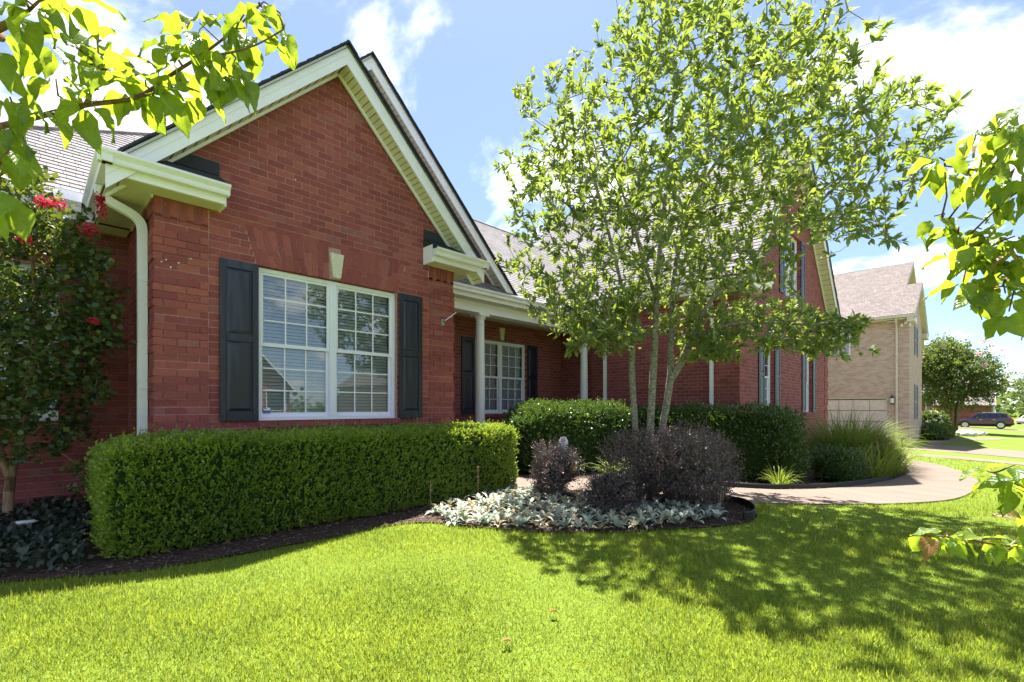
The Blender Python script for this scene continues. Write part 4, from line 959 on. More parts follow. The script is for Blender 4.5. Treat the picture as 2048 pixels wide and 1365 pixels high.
# ---- strap-leaved clumps
def strap(b, d, ln, w, droop, seg=6):
    b, d = Vector(b), Vector(d).normalized(); side = d.cross(Vector((0, 0, 1))); side = side.normalized() if side.length > .05 else Vector((1, 0, 0)); V, F = [], []; p = b.copy(); v = d.copy()
    for i in range(seg + 1):
        f = i / seg; ww = w * (1 - f ** 2.2) * (.7 + .6 * min(1, f * 3)) + .0006; V += [tuple(p - side * ww + Vector((0, 0, ww * .5))), tuple(p), tuple(p + side * ww + Vector((0, 0, ww * .5)))]
        p = p + v * (ln / seg); v = (v + Vector((0, 0, -droop / seg * (.4 + 1.6 * f)))).normalized()
    for i in range(seg):
        a = i * 3; F += [(a, a + 1, a + 4, a + 3), (a + 1, a + 2, a + 5, a + 4)]
    return V, F
def straps(t, c, spread, n, ln, w, droop, mat, single, lean=.8, fan=None):
    mb = MB()
    for i in range(n):
        q = random.uniform(0, 2 * math.pi); rr = math.sqrt(random.random()) * spread; x, y = c[0] + rr * math.cos(q), c[1] + rr * math.sin(q)
        q2 = q + random.gauss(0, .5); le_ = lean * random.uniform(.15, 1.1); d = (math.cos(q2) * le_, math.sin(q2) * le_, 1)
        V, F = strap((x, y, g1(x, y) + .01), d, ln * random.uniform(.6, 1.15), w * random.uniform(.7, 1.2), droop * random.uniform(.5, 1.4))
        if single: obj('leaf', mesh('leaf', V, F), mat, t, smooth=True)
        else: mb.poly(V, F)
    if not single: tag(mb.make('foliage', mat, t, smooth=True), kind='stuff')
lily = thing('daylilies', 'arching daylilies with yellowing leaves and dry stalks at the bend of the walk', 'plant', (13.2, 1.5, g1(13.2, 1.5)))
for c, n in (((12.75, 1.62), 50), ((13.35, 1.52), 60), ((14.0, 1.45), 55), ((14.6, 1.55), 50), ((12.4, 1.9), 25)): straps(lily, c, .22, n, .82, .016, 1.5, 'lily_leaf', True)
for i in range(16):
    x, y = random.uniform(12.7, 15), random.uniform(1.3, 1.8); z = g1(x, y); h = random.uniform(.55, .85); dx, dy = random.uniform(-.1, .15), random.uniform(-.15, .1)
    mb = MB().tube([(x, y, z), (x + dx * .4, y + dy * .4, z + h * .6), (x + dx, y + dy, z + h)], [.005, .004, .003], 5)
    for j in range(3): mb.tube([(x + dx * .8, y + dy * .8, z + h * .85), (x + dx + random.uniform(-.08, .08), y + dy + random.uniform(-.08, .08), z + h + .08)], [.003, .006], 4)
    mb.make('dry_stalk', 'dry_stalk', lily)
mg = thing('maiden_grass', 'tall fountain of fine ornamental grass at the wing corner', 'grass clump', (15.4, 2.2, g1(15.4, 2.2)))
straps(mg, (14.5, 2.45), .38, 1500, 1.6, .007, 1.9, 'maiden_grass', False, 1.1); straps(mg, (15.7, 2.3), .36, 1300, 1.5, .007, 2.1, 'maiden_grass', False, 1.1)
for nm, c, n, ln, lb in (('liriope', (9.05, 2.42), 90, .42, 'small arching grass-like clump on the plastic edging beside the walk'), ('liriope', (6.65, 5.25), 110, .55, 'wispy grass-like clump behind the yard sign'), ('liriope', (7.5, 4.75), 80, .5, 'wispy grass-like clump right of the yard sign, half hidden by barberry')):
    t = thing(nm, lb, 'plant', (c[0], c[1], g1(*c))); straps(t, c, .10, n, ln, .0055, 1.7, 'lily_leaf', True, .9)
# lambs ear
LP = [(3.25, 4.62), (4.1, 4.72), (4.75, 5.1), (5.1, 4.75), (5.25, 4.5), (4.9, 3.9), (5.05, 3.55), (5.6, 2.6), (5.75, 2.25), (5.45, 2.0), (4.86, 2.07), (3.98, 2.69), (3.5, 3.26), (3.15, 3.98)]
lamb = thing('lambs_ear', 'silvery woolly lambs ear spreading along the lawn edge', 'plant', (4.3, 3.5, 0))
x, y = rng.uniform(3.1, 5.9, 6000), rng.uniform(1.9, 5.2, 6000); ok = inpoly(x, y, LP); sel = []
for q in zip(x[ok], y[ok]):
    if len(sel) >= 215: break
    if not sel or np.min(np.sum((np.array(sel) - q) ** 2, 1)) > .10 ** 2: sel.append(q)
lv, ldry = [], []
for cx, cy in sel:
    dry = (3.3 < cx < 4.9) and random.random() < .6
    for i in range(9):
        q = i * 2.399 + cx * 9; e = random.uniform(.15, 1.7); d = np.array([math.cos(q), math.sin(q), e]); (ldry if dry and random.random() < .8 else lv).append((np.array([cx, cy, .025 + .02 * e]) + np.array([math.cos(q), math.sin(q), 0]) * .015, d, np.array([-math.cos(q) * e, -math.sin(q) * e, 1.]), random.uniform(.07, .135) * (.85 if dry else 1)))
LL = [(x_ * 1.1, y_, z_ * 1.6 - .12 * y_ ** 3) for x_, y_, z_ in LEAF8[0]]
me = mesh('leaf', LL, LEAF8T[1]); me.materials.append(M['lambs_leaf'])
lv.sort(key=lambda q: np.linalg.norm(q[0])); a = lv[:300]; b = lv[300:]
leafobjs('leaf', [q[0] for q in a], np.array([q[1] for q in a]), np.array([q[2] for q in a]), [q[3] for q in a], me, lamb)
if b: V, F = scatter(np.array([q[0] for q in b]), np.array([q[1] for q in b]), np.array([q[2] for q in b]), [q[3] for q in b], LL, LEAF8T[1]); tag(obj('foliage', npmesh('foliage', V, F), 'lambs_leaf', lamb), kind='stuff')
V, F = scatter(np.array([q[0] for q in ldry]), np.array([q[1] for q in ldry]), np.array([q[2] for q in ldry]), [q[3] for q in ldry], LL, LEAF8T[1]); tag(obj('dry_foliage', npmesh('dry_foliage', V, F), 'lambs_dry', lamb), kind='stuff')
for x, y, h in ((3.75, 4.25, .55), (3.35, 4.65, .36), (4.3, 3.2, .30), (5.55, 2.1, .3), (5.75, 2.15, .25)):
    mb = MB().tube([(x, y, 0), (x + .01, y, h * .6), (x + .02, y + .01, h)], [.0035, .003, .003], 5)
    for i in range(9): mb.lathe((x + .015, y + .005, h * (.62 + .043 * i)), [(.003, 0), (.010 if i % 3 else .013, .007), (.003, .016)], 6)
    mb.make('flower_stalk', 'dry_stalk', lamb)
# edging strips
def edging(pts, nm, lb):
    P = smoothline(pts, 6); mb = MB(); n = len(P)
    for i, p in enumerate(P):
        d = (P[min(i + 1, n - 1)] - P[max(i - 1, 0)]).normalized(); s = Vector((-d.y, d.x, 0)) * .006; z = g1(p.x, p.y)
        mb.V += [(p.x - s.x, p.y - s.y, z - .05), (p.x - s.x, p.y - s.y, z + .085), (p.x + s.x, p.y + s.y, z + .085), (p.x + s.x, p.y + s.y, z - .05)]
    for i in range(n - 1):
        for k in range(3): mb.F.append((i * 4 + k, i * 4 + k + 1, i * 4 + k + 5, i * 4 + k + 4))
    mb.tube([(p.x, p.y, g1(p.x, p.y) + .09) for p in P], .011, 6); tag(mb.make('edging', 'black_rubber'), lb, 'garden edging')
edging([(5.62, 2.65), (6.0, 2.72), (6.33, 2.52), (6.46, 2.22), (6.22, 2.0), (5.95, 1.86), (5.70, 1.80), (5.5, 1.83)], 'edging', 'black plastic edging looped round the bare mulch end of the front bed')
edging([(7.95, 3.36), (8.15, 2.86), (8.55, 2.40), (9.66, 1.95), (10.9, 1.68), (11.79, 1.52), (12.9, 1.34)], 'edging', 'black plastic edging along the inner side of the curved walk')
# mulch chips
def chips(poly, n, name, lb, near=True):
    xs = [p[0] for p in poly]; ys = [p[1] for p in poly]; x, y = rng.uniform(min(xs), max(xs), n), rng.uniform(min(ys), max(ys), n); ok = inpoly(x, y, poly); x, y = x[ok], y[ok]
    P = np.stack([x, y, gz(x, y) + .022 + .012 * rng.random(len(x))], 1); D = rdir(len(x)); D[:, 2] *= .25; V, F = scatter(P, D, rdir(len(x), 1.5), rng.uniform(.018, .05, len(x)), *LEAF4, wid=.5)
    tag(obj(name, npmesh(name, V, F), 'mulch_chip'), lb, 'mulch', kind='stuff')
chips(le[5:] + [(6.40, 2.58), (6.30, 3.03), (5.95, 3.61), (5.36, 4.90), (5.18, 5.27), (4.9, 4.95), (.4, 5.0)], 22000, 'mulch_chips', 'dark bark mulch under the boxwood hedge and barberries')
chips(bed2[:60] + [(15, 2.4), (10.4, 3.0), (9.0, 4.4), (6.6, 6.0)], 12000, 'mulch_chips', 'dark bark mulch between the walk and the holly hedges')

# ---- lawn blades
LAWN = [(-3, -3.5), (-3.2, 5.25)] + [(a, b) for a, b in le[2:]] + [(p.x, p.y) for p in o_[68:]] + [(20.3, 3.0), (20.4, -12), (3, -3.5)]
def blades(n, dmin, dmax, ln, w, seg, name_):
    k = rng.uniform(dmin ** .6, dmax ** .6, n) ** (1 / .6); s = rng.uniform(-1.25, 1.5, n); x, y = k * (ca + s * sa), k * (sa - s * ca)
    ok = inpoly(x, y, LAWN) & (rng.random(n) > ssn(dmax * .72, dmax, k)) & (rng.random(n) < (ssn(dmin * .9, dmin * 1.35, k) if dmin > 2 else 1.0)); x, y, k = x[ok], y[ok], k[ok]; m = len(x)
    P = np.stack([x, y, gz(x, y) - .002], 1); q = rng.uniform(0, 2 * math.pi, m); le_ = rng.uniform(.2, 1.7, m)
    D = unit(np.stack([np.cos(q) * le_, np.sin(q) * le_, np.ones(m)], 1)); Nn = np.stack([np.cos(q), np.sin(q), np.zeros(m)], 1) + rng.normal(size=(m, 3)) * .3
    tone = .8 + .4 * (np.sin(x * 2.3 + 1.7 * np.sin(y * 1.9)) * .5 + .5); sz = ln * rng.uniform(.55, 1.3, m) * tone
    T = [(-.5, 0, 0), (.5, 0, 0), (.42, .55, -.10), (-.42, .55, -.10), (0, 1, -.38)]; T = [(a * w / ln, b, c) for a, b, c in T]
    if seg: return scatter(P, D, Nn, sz, T, [(0, 1, 2), (0, 2, 3), (3, 2, 4)])
    return scatter(P, D, Nn, sz, [T[0], T[1], T[4]], [(0, 1, 2)])
parts = [blades(330000, 1.7, 5.2, .030, .0036, True, 'a'), blades(290000, 3.4, 10, .034, .006, False, 'b'), blades(160000, 7, 26, .045, .013, False, 'c')]
parts.append(blades(6000, 1.7, 8, .062, .0055, True, 'd'))
off = 0; VV, FF = [], []
for V, F in parts: VV.append(V); FF.append(F + off); off += len(V)
tag(obj('lawn_grass', npmesh('lawn_grass', np.concatenate(VV), np.concatenate(FF)), 'grass_blade'), 'bright green mown lawn grass', 'grass', kind='stuff')
leafmat('fallen_leaf', [(.22, .07, .03), (.30, .15, .06)], (.3, .1, .03), .1, .8, .2)
for u, (x, y, lb) in enumerate(((1.71, 1.75, 'brown fallen leaf on the sunny lawn, nearest the lower left'), (2.15, 1.80, 'pale curled leaf lying on the sunny lawn'), (3.05, 2.20, 'small brown twig with leaves on the sunny lawn'))):
    V, F = scatter(np.array([[x, y, .045]]), np.array([[.7, -.5, .1]]), np.array([[.1, .2, 1.]]), [.06], [(a * 1.6, b, c * 3) for a, b, c in LEAF8[0]], LEAF8T[1]); tag(obj('fallen_leaf', npmesh('fallen_leaf', V, F), 'fallen_leaf'), lb, 'leaf', 'leaves fallen on the lawn')

# ================================================================== neighbours
plain('pale_trim', (.62, .55, .46), .5); plain('garage_door', (.66, .54, .49), .5); plain('grey_shutter', (.16, .19, .24), .5); plain('lamp_black', (.02, .02, .02), .4); plain('lamp_glass', (.7, .7, .65), .2)
pale = thing('pale_brick_house', 'tan brick two-storey house with side garage next door', 'house', (31, 5, -.42))
GZ = -.8
mb = MB(); mb.box(27.3, 27.5, 2.36, 2.92, GZ, 5.3); mb.box(27.3, 27.5, 7.8, 14, GZ, 5.3); mb.box(27.3, 27.5, 2.92, 7.8, 1.72, 3.74); mb.box(27.3, 27.5, 2.92, 4.30, 3.74, 5.3); mb.box(27.3, 27.5, 5.15, 7.8, 3.74, 5.3); mb.make('side_wall', 'pale_brick_y', pale)
mb = MB(); wallholes(mb, 27.3, 34.0, 2.16, 2.36, GZ, 5.3, [(30.05, 30.95, .65, 2.35), (30.05, 30.95, 3.75, 5.2)]); mb.ext([(27.3, 2.16, 5.3), (34.0, 2.16, 5.3), (34.0, 2.16, 5.9), (31.1, 2.16, 7.3)], (0, 0, 0), (0, .2, 0)); mb.make('front_wall', 'pale_brick_x', pale)
MB().box(33.8, 42.5, 2.9, 3.1, GZ, 5.3).ext([(27.5, 2.9, 5.3), (42.5, 2.9, 5.3), (34.8, 2.9, 9.2)], (0, 0, 0), (0, .2, 0)).make('gable_wall', 'pale_brick_x', pale)
MB().box(27.6, 42.4, 13.8, 14, GZ, 5.3).box(42.3, 42.5, 3.1, 13.8, GZ, 5.3).make('back_wall', 'pale_brick_y', pale)
for j in range(4):
    for i in range(8):
        y0 = 2.98 + i * .6; MB().box(27.36, 27.40, y0, y0 + .585, GZ + .38 + j * .51, GZ + .375 + j * .51 + .49).make('door_panel', 'garage_door', pale)
MB().box(27.345, 27.38, 2.92, 2.975, GZ, 1.72).box(27.345, 27.38, 2.975, 7.8, 1.64, 1.72).make('door_frame', 'pale_trim', pale)
def simple_window(par, axis, c, a0, a1, z0, z1, s, shut=None, fm='white_trim'):
    """frame, two panes, optional shutters; axis 0 = wall faces -y at y=c, axis 1 = wall faces -x at x=c"""
    def bx(mb, u0, u1, d0, d1, w0, w1):
        return mb.box(u0, u1, c + d0, c + d1, w0, w1) if axis == 0 else mb.box(c + d0, c + d1, u0, u1, w0, w1)
    mb = MB(); w = .06; zm = (z0 + z1) / 2
    for u0, u1, w0, w1 in ((a0, a0 + w, z0, z1), (a1 - w, a1, z0, z1), (a0 + w, a1 - w, z0, z0 + w), (a0 + w, a1 - w, z1 - w, z1), (a0 + w, a1 - w, zm - .03, zm + .03)): bx(mb, u0, u1, .03, .08, w0, w1)
    wn_ = mb.make('window', fm, par)
    for w0, w1 in ((z0 + w, zm - .03), (zm + .03, z1 - w)): bx(MB(), a0 + w, a1 - w, .055, .06, w0, w1).make('pane', 'window_glass', wn_)
    bx(MB(), a0 + .02, a1 - .02, .10, .11, z0, z1).make('blind', 'blind_slat' if s else 'interior_dark', wn_)
    if shut:
        for u0, u1 in ((a0 - .40, a0 - .02), (a1 + .02, a1 + .40)):
            sh = bx(MB(), u0, u1, -.03, -.004, z0, z1).make('shutter', shut, par)
            for w0, w1 in ((z0 + .1, zm - .05), (zm + .05, z1 - .1)): bx(MB(), u0 + .06, u1 - .06, -.045, -.031, w0, w1).make('panel', shut, sh)
simple_window(pale, 1, 27.3, 4.30, 5.15, 3.74, 5.0, True); simple_window(pale, 0, 2.16, 30.05, 30.95, .65, 2.35, False, 'grey_shutter'); simple_window(pale, 0, 2.16, 30.05, 30.95, 3.75, 5.2, False, 'grey_shutter')
def proof(name, mat, P0, P1, up, n, par, left=lambda s: 0, right=lambda s: 0):
    o = plane_roof(name, mat, P0, P1, up, n, left, right); o.parent = par; o.location = -par.location; return o
proof('roof', 'pale_shingle', (26.95, 14.3, 5.28), (26.95, 2.55, 5.28), (7.85, 0, 4.12), 48, pale); proof('roof', 'pale_shingle', (26.95, 2.6, 5.28), (26.95, 1.94, 5.28), (4.15, 0, 2.17), 26, pale)
proof('roof', 'pale_shingle', (42.65, 2.55, 5.28), (42.65, 14.3, 5.28), (-7.85, 0, 4.12), 48, pale); proof('roof', 'pale_shingle', (35.25, 1.94, 5.28), (35.25, 6, 5.28), (-4.15, 0, 2.17), 26, pale)
for xr, zr, yy, hw in ((31.1, 7.43, 1.95, 4.15), (34.8, 9.38, 2.56, 7.85)):
    for s in (-1, 1): MB().ext([(xr, yy, zr), (xr + s * hw, yy, zr - hw * .523), (xr + s * hw, yy, zr - hw * .523 - .2), (xr, yy, zr - .2)], (0, 0, 0), (0, .03, 0)).ext([(xr, yy, zr - .2), (xr + s * hw, yy, zr - hw * .523 - .2), (xr + s * hw, yy, zr - hw * .523 - .22), (xr, yy, zr - .22)], (0, .03, 0), (0, .34, 0)).make('rake_board', 'pale_trim', pale)
MB().box(26.83, 26.95, 1.9, 14.3, 5.20, 5.32).make('gutter', 'pale_trim', pale); MB().box(26.95, 27.32, 1.97, 14.2, 5.14, 5.19).make('soffit', 'pale_trim', pale); MB().box(26.85, 28.2, 1.95, 2.2, 5.0, 5.26).make('eave_return', 'pale_trim', pale)
MB().box(34.0, 35.3, 1.95, 2.2, 5.0, 5.26).make('eave_return', 'pale_trim', pale)
MB().tube([(26.9, 2.585, 5.2), (27.0, 2.585, 5.05), (27.22, 2.585, 4.9), (27.24, 2.585, 4.7), (27.24, 2.585, GZ + .3)], .045, 6).make('downspout', 'pale_trim', pale)
lmp = MB().lathe((27.17, 2.74, 1.38), [(.03, 0), (.08, .03), (.09, .05)], 8).lathe((27.17, 2.74, 1.66), [(.10, 0), (.07, .06), (.02, .10), (.015, .17)], 8).box(27.2, 27.3, 2.72, 2.76, 1.60, 1.66).make('wall_lamp', 'lamp_black', pale)
MB().lathe((27.17, 2.74, 1.43), [(.065, 0), (.07, .23)], 8).make('lamp_glass', 'lamp_glass', lmp)
fl = MB().box(27.2, 27.3, 2.2, 2.32, 4.95, 5.05).make('flood_light', 'white_trim', pale)
for yy in (2.12, 2.40): MB().lathe((0, 0, 0), [(.03, .12), (.04, .06), (.08, 0)], 10).make('lamp_head', 'white_trim', fl).data.transform(Matrix.Translation((27.15, yy, 4.83)))

def far_house(name, label, x0, x1, yf, yb, ze, zr, mat, roofmat, ridge_y=True, face=-1, gb=None):
    """plain gabled house; its front wall looks along -y (face=-1) or +y"""
    zg = g1((x0 + x1) / 2, yf); h = thing(name, label, 'house', ((x0 + x1) / 2, (yf + yb) / 2, zg)); ya, yb_ = min(yf, yb), max(yf, yb)
    mb = MB().box(x0, x1, ya, yb_, zg - .5, ze)
    xm = (x0 + x1) / 2; mb.ext([(x0, ya, ze), (x1, ya, ze), (xm, ya, zr - .2)], (0, .001, 0), (0, yb_ - ya - .001, 0)); mb.make('wall', mat, h)
    for s in (-1, 1):
        xe = x0 - .4 if s < 0 else x1 + .4; sl = (zr - ze) / (xm - x0); ze2 = ze - .4 * sl
        MB().ext([(xm, 0, zr), (xe, 0, ze2), (xe, 0, ze2 + .15), (xm, 0, zr + .18)], (0, ya - .4, 0), (0, yb_ + .4, 0)).make('roof', roofmat, h)
        for yy in (ya - .45, yb_ + .41): MB().ext([(xm, yy, zr + .1), (xe, yy, ze2 + .07), (xe, yy, ze2 - .15), (xm, yy, zr - .14)], (0, 0, 0), (0, .04, 0)).make('rake_board', 'white_trim', h)
    return h, zg, xm
def fwin(h, yf, face, x0, x1, z0, z1, mat='window_glass', nm='window'):
    y0 = yf + face * .05; w = .08
    f = MB().box(x0 - w, x1 + w, min(yf + face * .002, y0), max(yf + face * .002, y0), z0 - w, z1 + w).make(nm, 'white_trim', h)
    y1 = yf + face * .056; MB().box(x0, x1, min(y0 + face * .002, y1), max(y0 + face * .002, y1), z0, z1).make('pane', mat, f)
plain('dark_glass', (.02, .025, .03), .05, .8)
h, zg, xm = far_house('brick_house', 'dark red brick house partly hidden behind the large crape myrtle', 52, 64, 3.2, 14, 2.4, 6.2, 'brick_x', 'pale_shingle'); 
fwin(h, 3.2, -1, 54.0, 55.0, .5, 2.0, 'dark_glass'); MB().tube([(52.6, 3.1, 2.3), (52.6, 3.1, zg)], .07, 6).make('downspout', 'white_trim', h)
h, zg, xm = far_house('brick_house', 'distant red house with white garage doors beyond the parked car', 100, 118, -1.5, 14, 1.6, 5.5, 'brick_x', 'pale_shingle')
for x in (101.5, 106.5, 111.5): fwin(h, -1.5, -1, x, x + 3.4, zg, zg + 2.2, 'white_trim', 'garage_door')
for x in (100.6, 105.6, 110.5): MB().tube([(x, -1.7, 1.5), (x, -1.7, zg)], .16, 6).make('column', 'white_trim', h)
h, zg, xm = far_house('brick_house', 'red brick house across the street mirrored in the front window', 9, 17, -33, -44, 3.2, 7.6, 'brick_x', 'pale_shingle')
for x, z in ((9.6, 1), (12.3, 1), (15.0, 1)): fwin(h, -33, 1, x, x + 1.6, z, z + 1.8, 'dark_glass')
h, zg, xm = far_house('brick_house', 'tan house across the street, mirrored beside the red one', 27, 41, -31, -44, 3.8, 8.6, 'pale_brick_x', 'pale_shingle')
for x, z in ((29, 1), (33.3, 1), (37, 1)): fwin(h, -31, 1, x, x + 1.6, z, z + 1.8, 'dark_glass')

# ---- background trees
def far_tree(name, label, b, h, rad, nleaf, lsize, trunks=1, tr=.16, zc=.58, mat='far_leaf', barkm='crape_bark', flowers=None, group=None, flat=1.0):
    zg = g1(b[0], b[1]); t = thing(name, label, 'tree', (b[0], b[1], zg), group); mb = MB()
    for i in range(trunks):
        q = i * 2.4; s = .30 if trunks > 1 else 0
        mb.tube([(b[0] + s * .7 * math.cos(q), b[1] + s * .7 * math.sin(q), zg), (b[0] + s * 1.3 * math.cos(q), b[1] + s * 1.3 * math.sin(q), zg + h * .25), (b[0] + rad * .45 * math.cos(q), b[1] + rad * .45 * math.sin(q), zg + h * .62)], [tr, tr * .8, tr * .3], 7)
    mb.make('trunk', barkm, t, smooth=True)
    c = np.array([b[0], b[1], zg + h * zc]); m = nleaf // 9
    blobs = unit(rng.normal(size=(26, 3))) * rng.uniform(.35, .72, (26, 1)) * np.array([rad, rad, h * (1 - zc) * 1.0]) + c
    k = rng.integers(0, 26, m); w = blobs[k] + unit(rng.normal(size=(m, 3))) * rng.uniform(.55, 1, (m, 1)) * np.array([rad, rad, h * (1 - zc)]) * rng.uniform(.28, .42, (m, 1))
    d = unit(w - c + rng.normal(size=(m, 3)) * .6 + np.array([0, 0, .5])); V, F = sprigs(w, d, np.full(m, lsize * 2.5), 9, lsize, spread=1.0, wid=1.2, jit=lsize * .5)
    tag(obj('crown', npmesh('crown', V, F), mat, t), kind='stuff')
    if flowers:
        for i in range(flowers): q = unit(rng.normal(size=3) + np.array([-.5, -.5, .7])); blossom(c + q * np.array([rad, rad, h * (1 - zc)]) * .95, (.22, .22, .2), 60, 'pink_flower', t, s=.10)
    return t
far_tree('crape_myrtle', 'large round crape myrtle with many brown trunks beside the neighbouring driveway', (47.6, 1.35), 7.0, 3.4, 26000, .16, 11, .11, .60, flowers=7)
for i, (x, y, h_, r_0, lb) in enumerate(((96, -6.5, 8, 3.5, 'pale green tree at the far right behind the parked car'), (128, 2, 12, 5.5, 'tall tree rising behind the distant garages'), (150, -16, 13, 6, 'large tree far down the street on the right'), (135, -9, 9, 4.5, 'rounded green tree beyond the far pavement'))):
    far_tree('far_tree', lb, (x, y), h_, r_0, 5000, .32, 1, .2, .58, group='trees down the street')
for i, (x, y, h_, r_0, lb) in enumerate(((30.5, -25, 8.5, 2.8, 'leafy street tree between the two mirrored houses'), (2, -27, 8, 3.2, 'leafy street tree left of the mirrored red house'), (45, -27, 9.5, 3.8, 'leafy street tree right of the mirrored tan house'))):
    far_tree('street_tree', lb, (x, y), h_, r_0, 5000, .26, 1, .16, .6, group='trees across the street')
# woods all round the horizon
q = rng.uniform(0, 2 * math.pi, 2600); rr = rng.uniform(230, 330, 2600); w = np.stack([rr * np.cos(q), rr * np.sin(q), np.zeros(2600)], 1); hh = 9 + 4 * np.sin(q * 17) + 3 * np.sin(q * 41 + 1)
w[:, 2] = gz(w[:, 0], w[:, 1]) + rng.uniform(-.5, 1, 2600) * hh * .8 ; V, F = sprigs(w, rdir(2600, .5), np.full(2600, 4.), 9, 3.0, spread=1.2, wid=1.3, jit=1.6)
tag(obj('far_woods', npmesh('far_woods', V, F), 'far_leaf'), 'low line of distant woods along the horizon', 'woods', kind='stuff')

# ---- small things by the neighbour's path
for i, (x, y, s, mat, lb) in enumerate(((41.0, .5, .55, 'pale_stone', 'large pale rock edging the bed below the crape myrtle'), (42.6, .1, .4, 'stone_key', 'smaller tan rock beside the large pale one'), (43.8, -.2, .33, 'pale_stone', 'small pale rock at the tip of the neighbouring bed'))):
    bm = bmesh.new(); bmesh.ops.create_icosphere(bm, subdivisions=3, radius=1)
    for v in bm.verts: v.co = Vector((v.co.x * s, v.co.y * s * .8, v.co.z * s * .5)) * (1 + .14 * math.sin(v.co.x * 4 + i) + .1 * math.sin(v.co.y * 7 + v.co.z * 5)) + Vector((x, y, g1(x, y) + s * .2))
    me = bpy.data.meshes.new('rock'); bm.to_mesh(me); bm.free(); tag(obj('rock', me, mat, smooth=True), lb, 'rock')
hedge('low_shrub', 'low grey-green spreading shrub at the foot of the tan house', 'shrub', (35.5, 1.6, -.3), (3.2, .5, .45), 1200, 7, .12, .25, 'far_leaf', 3, .08, seed=3)
t = hedge('flower_bush', 'bush with white flowers between tan house and crape myrtle', 'shrub', (43.5, 2.2, .15), (.9, .7, .8), 700, 7, .10, .2, 'far_leaf', 3, .08, seed=5)
for i in range(9): q = unit(rng.normal(size=3) + np.array([-.9, -.9, .2])); blossom(np.array([43.5, 2.2, .15]) + q * np.array([.95, .75, .8]), (.14, .14, .12), 30, 'white_flower', t, s=.12)

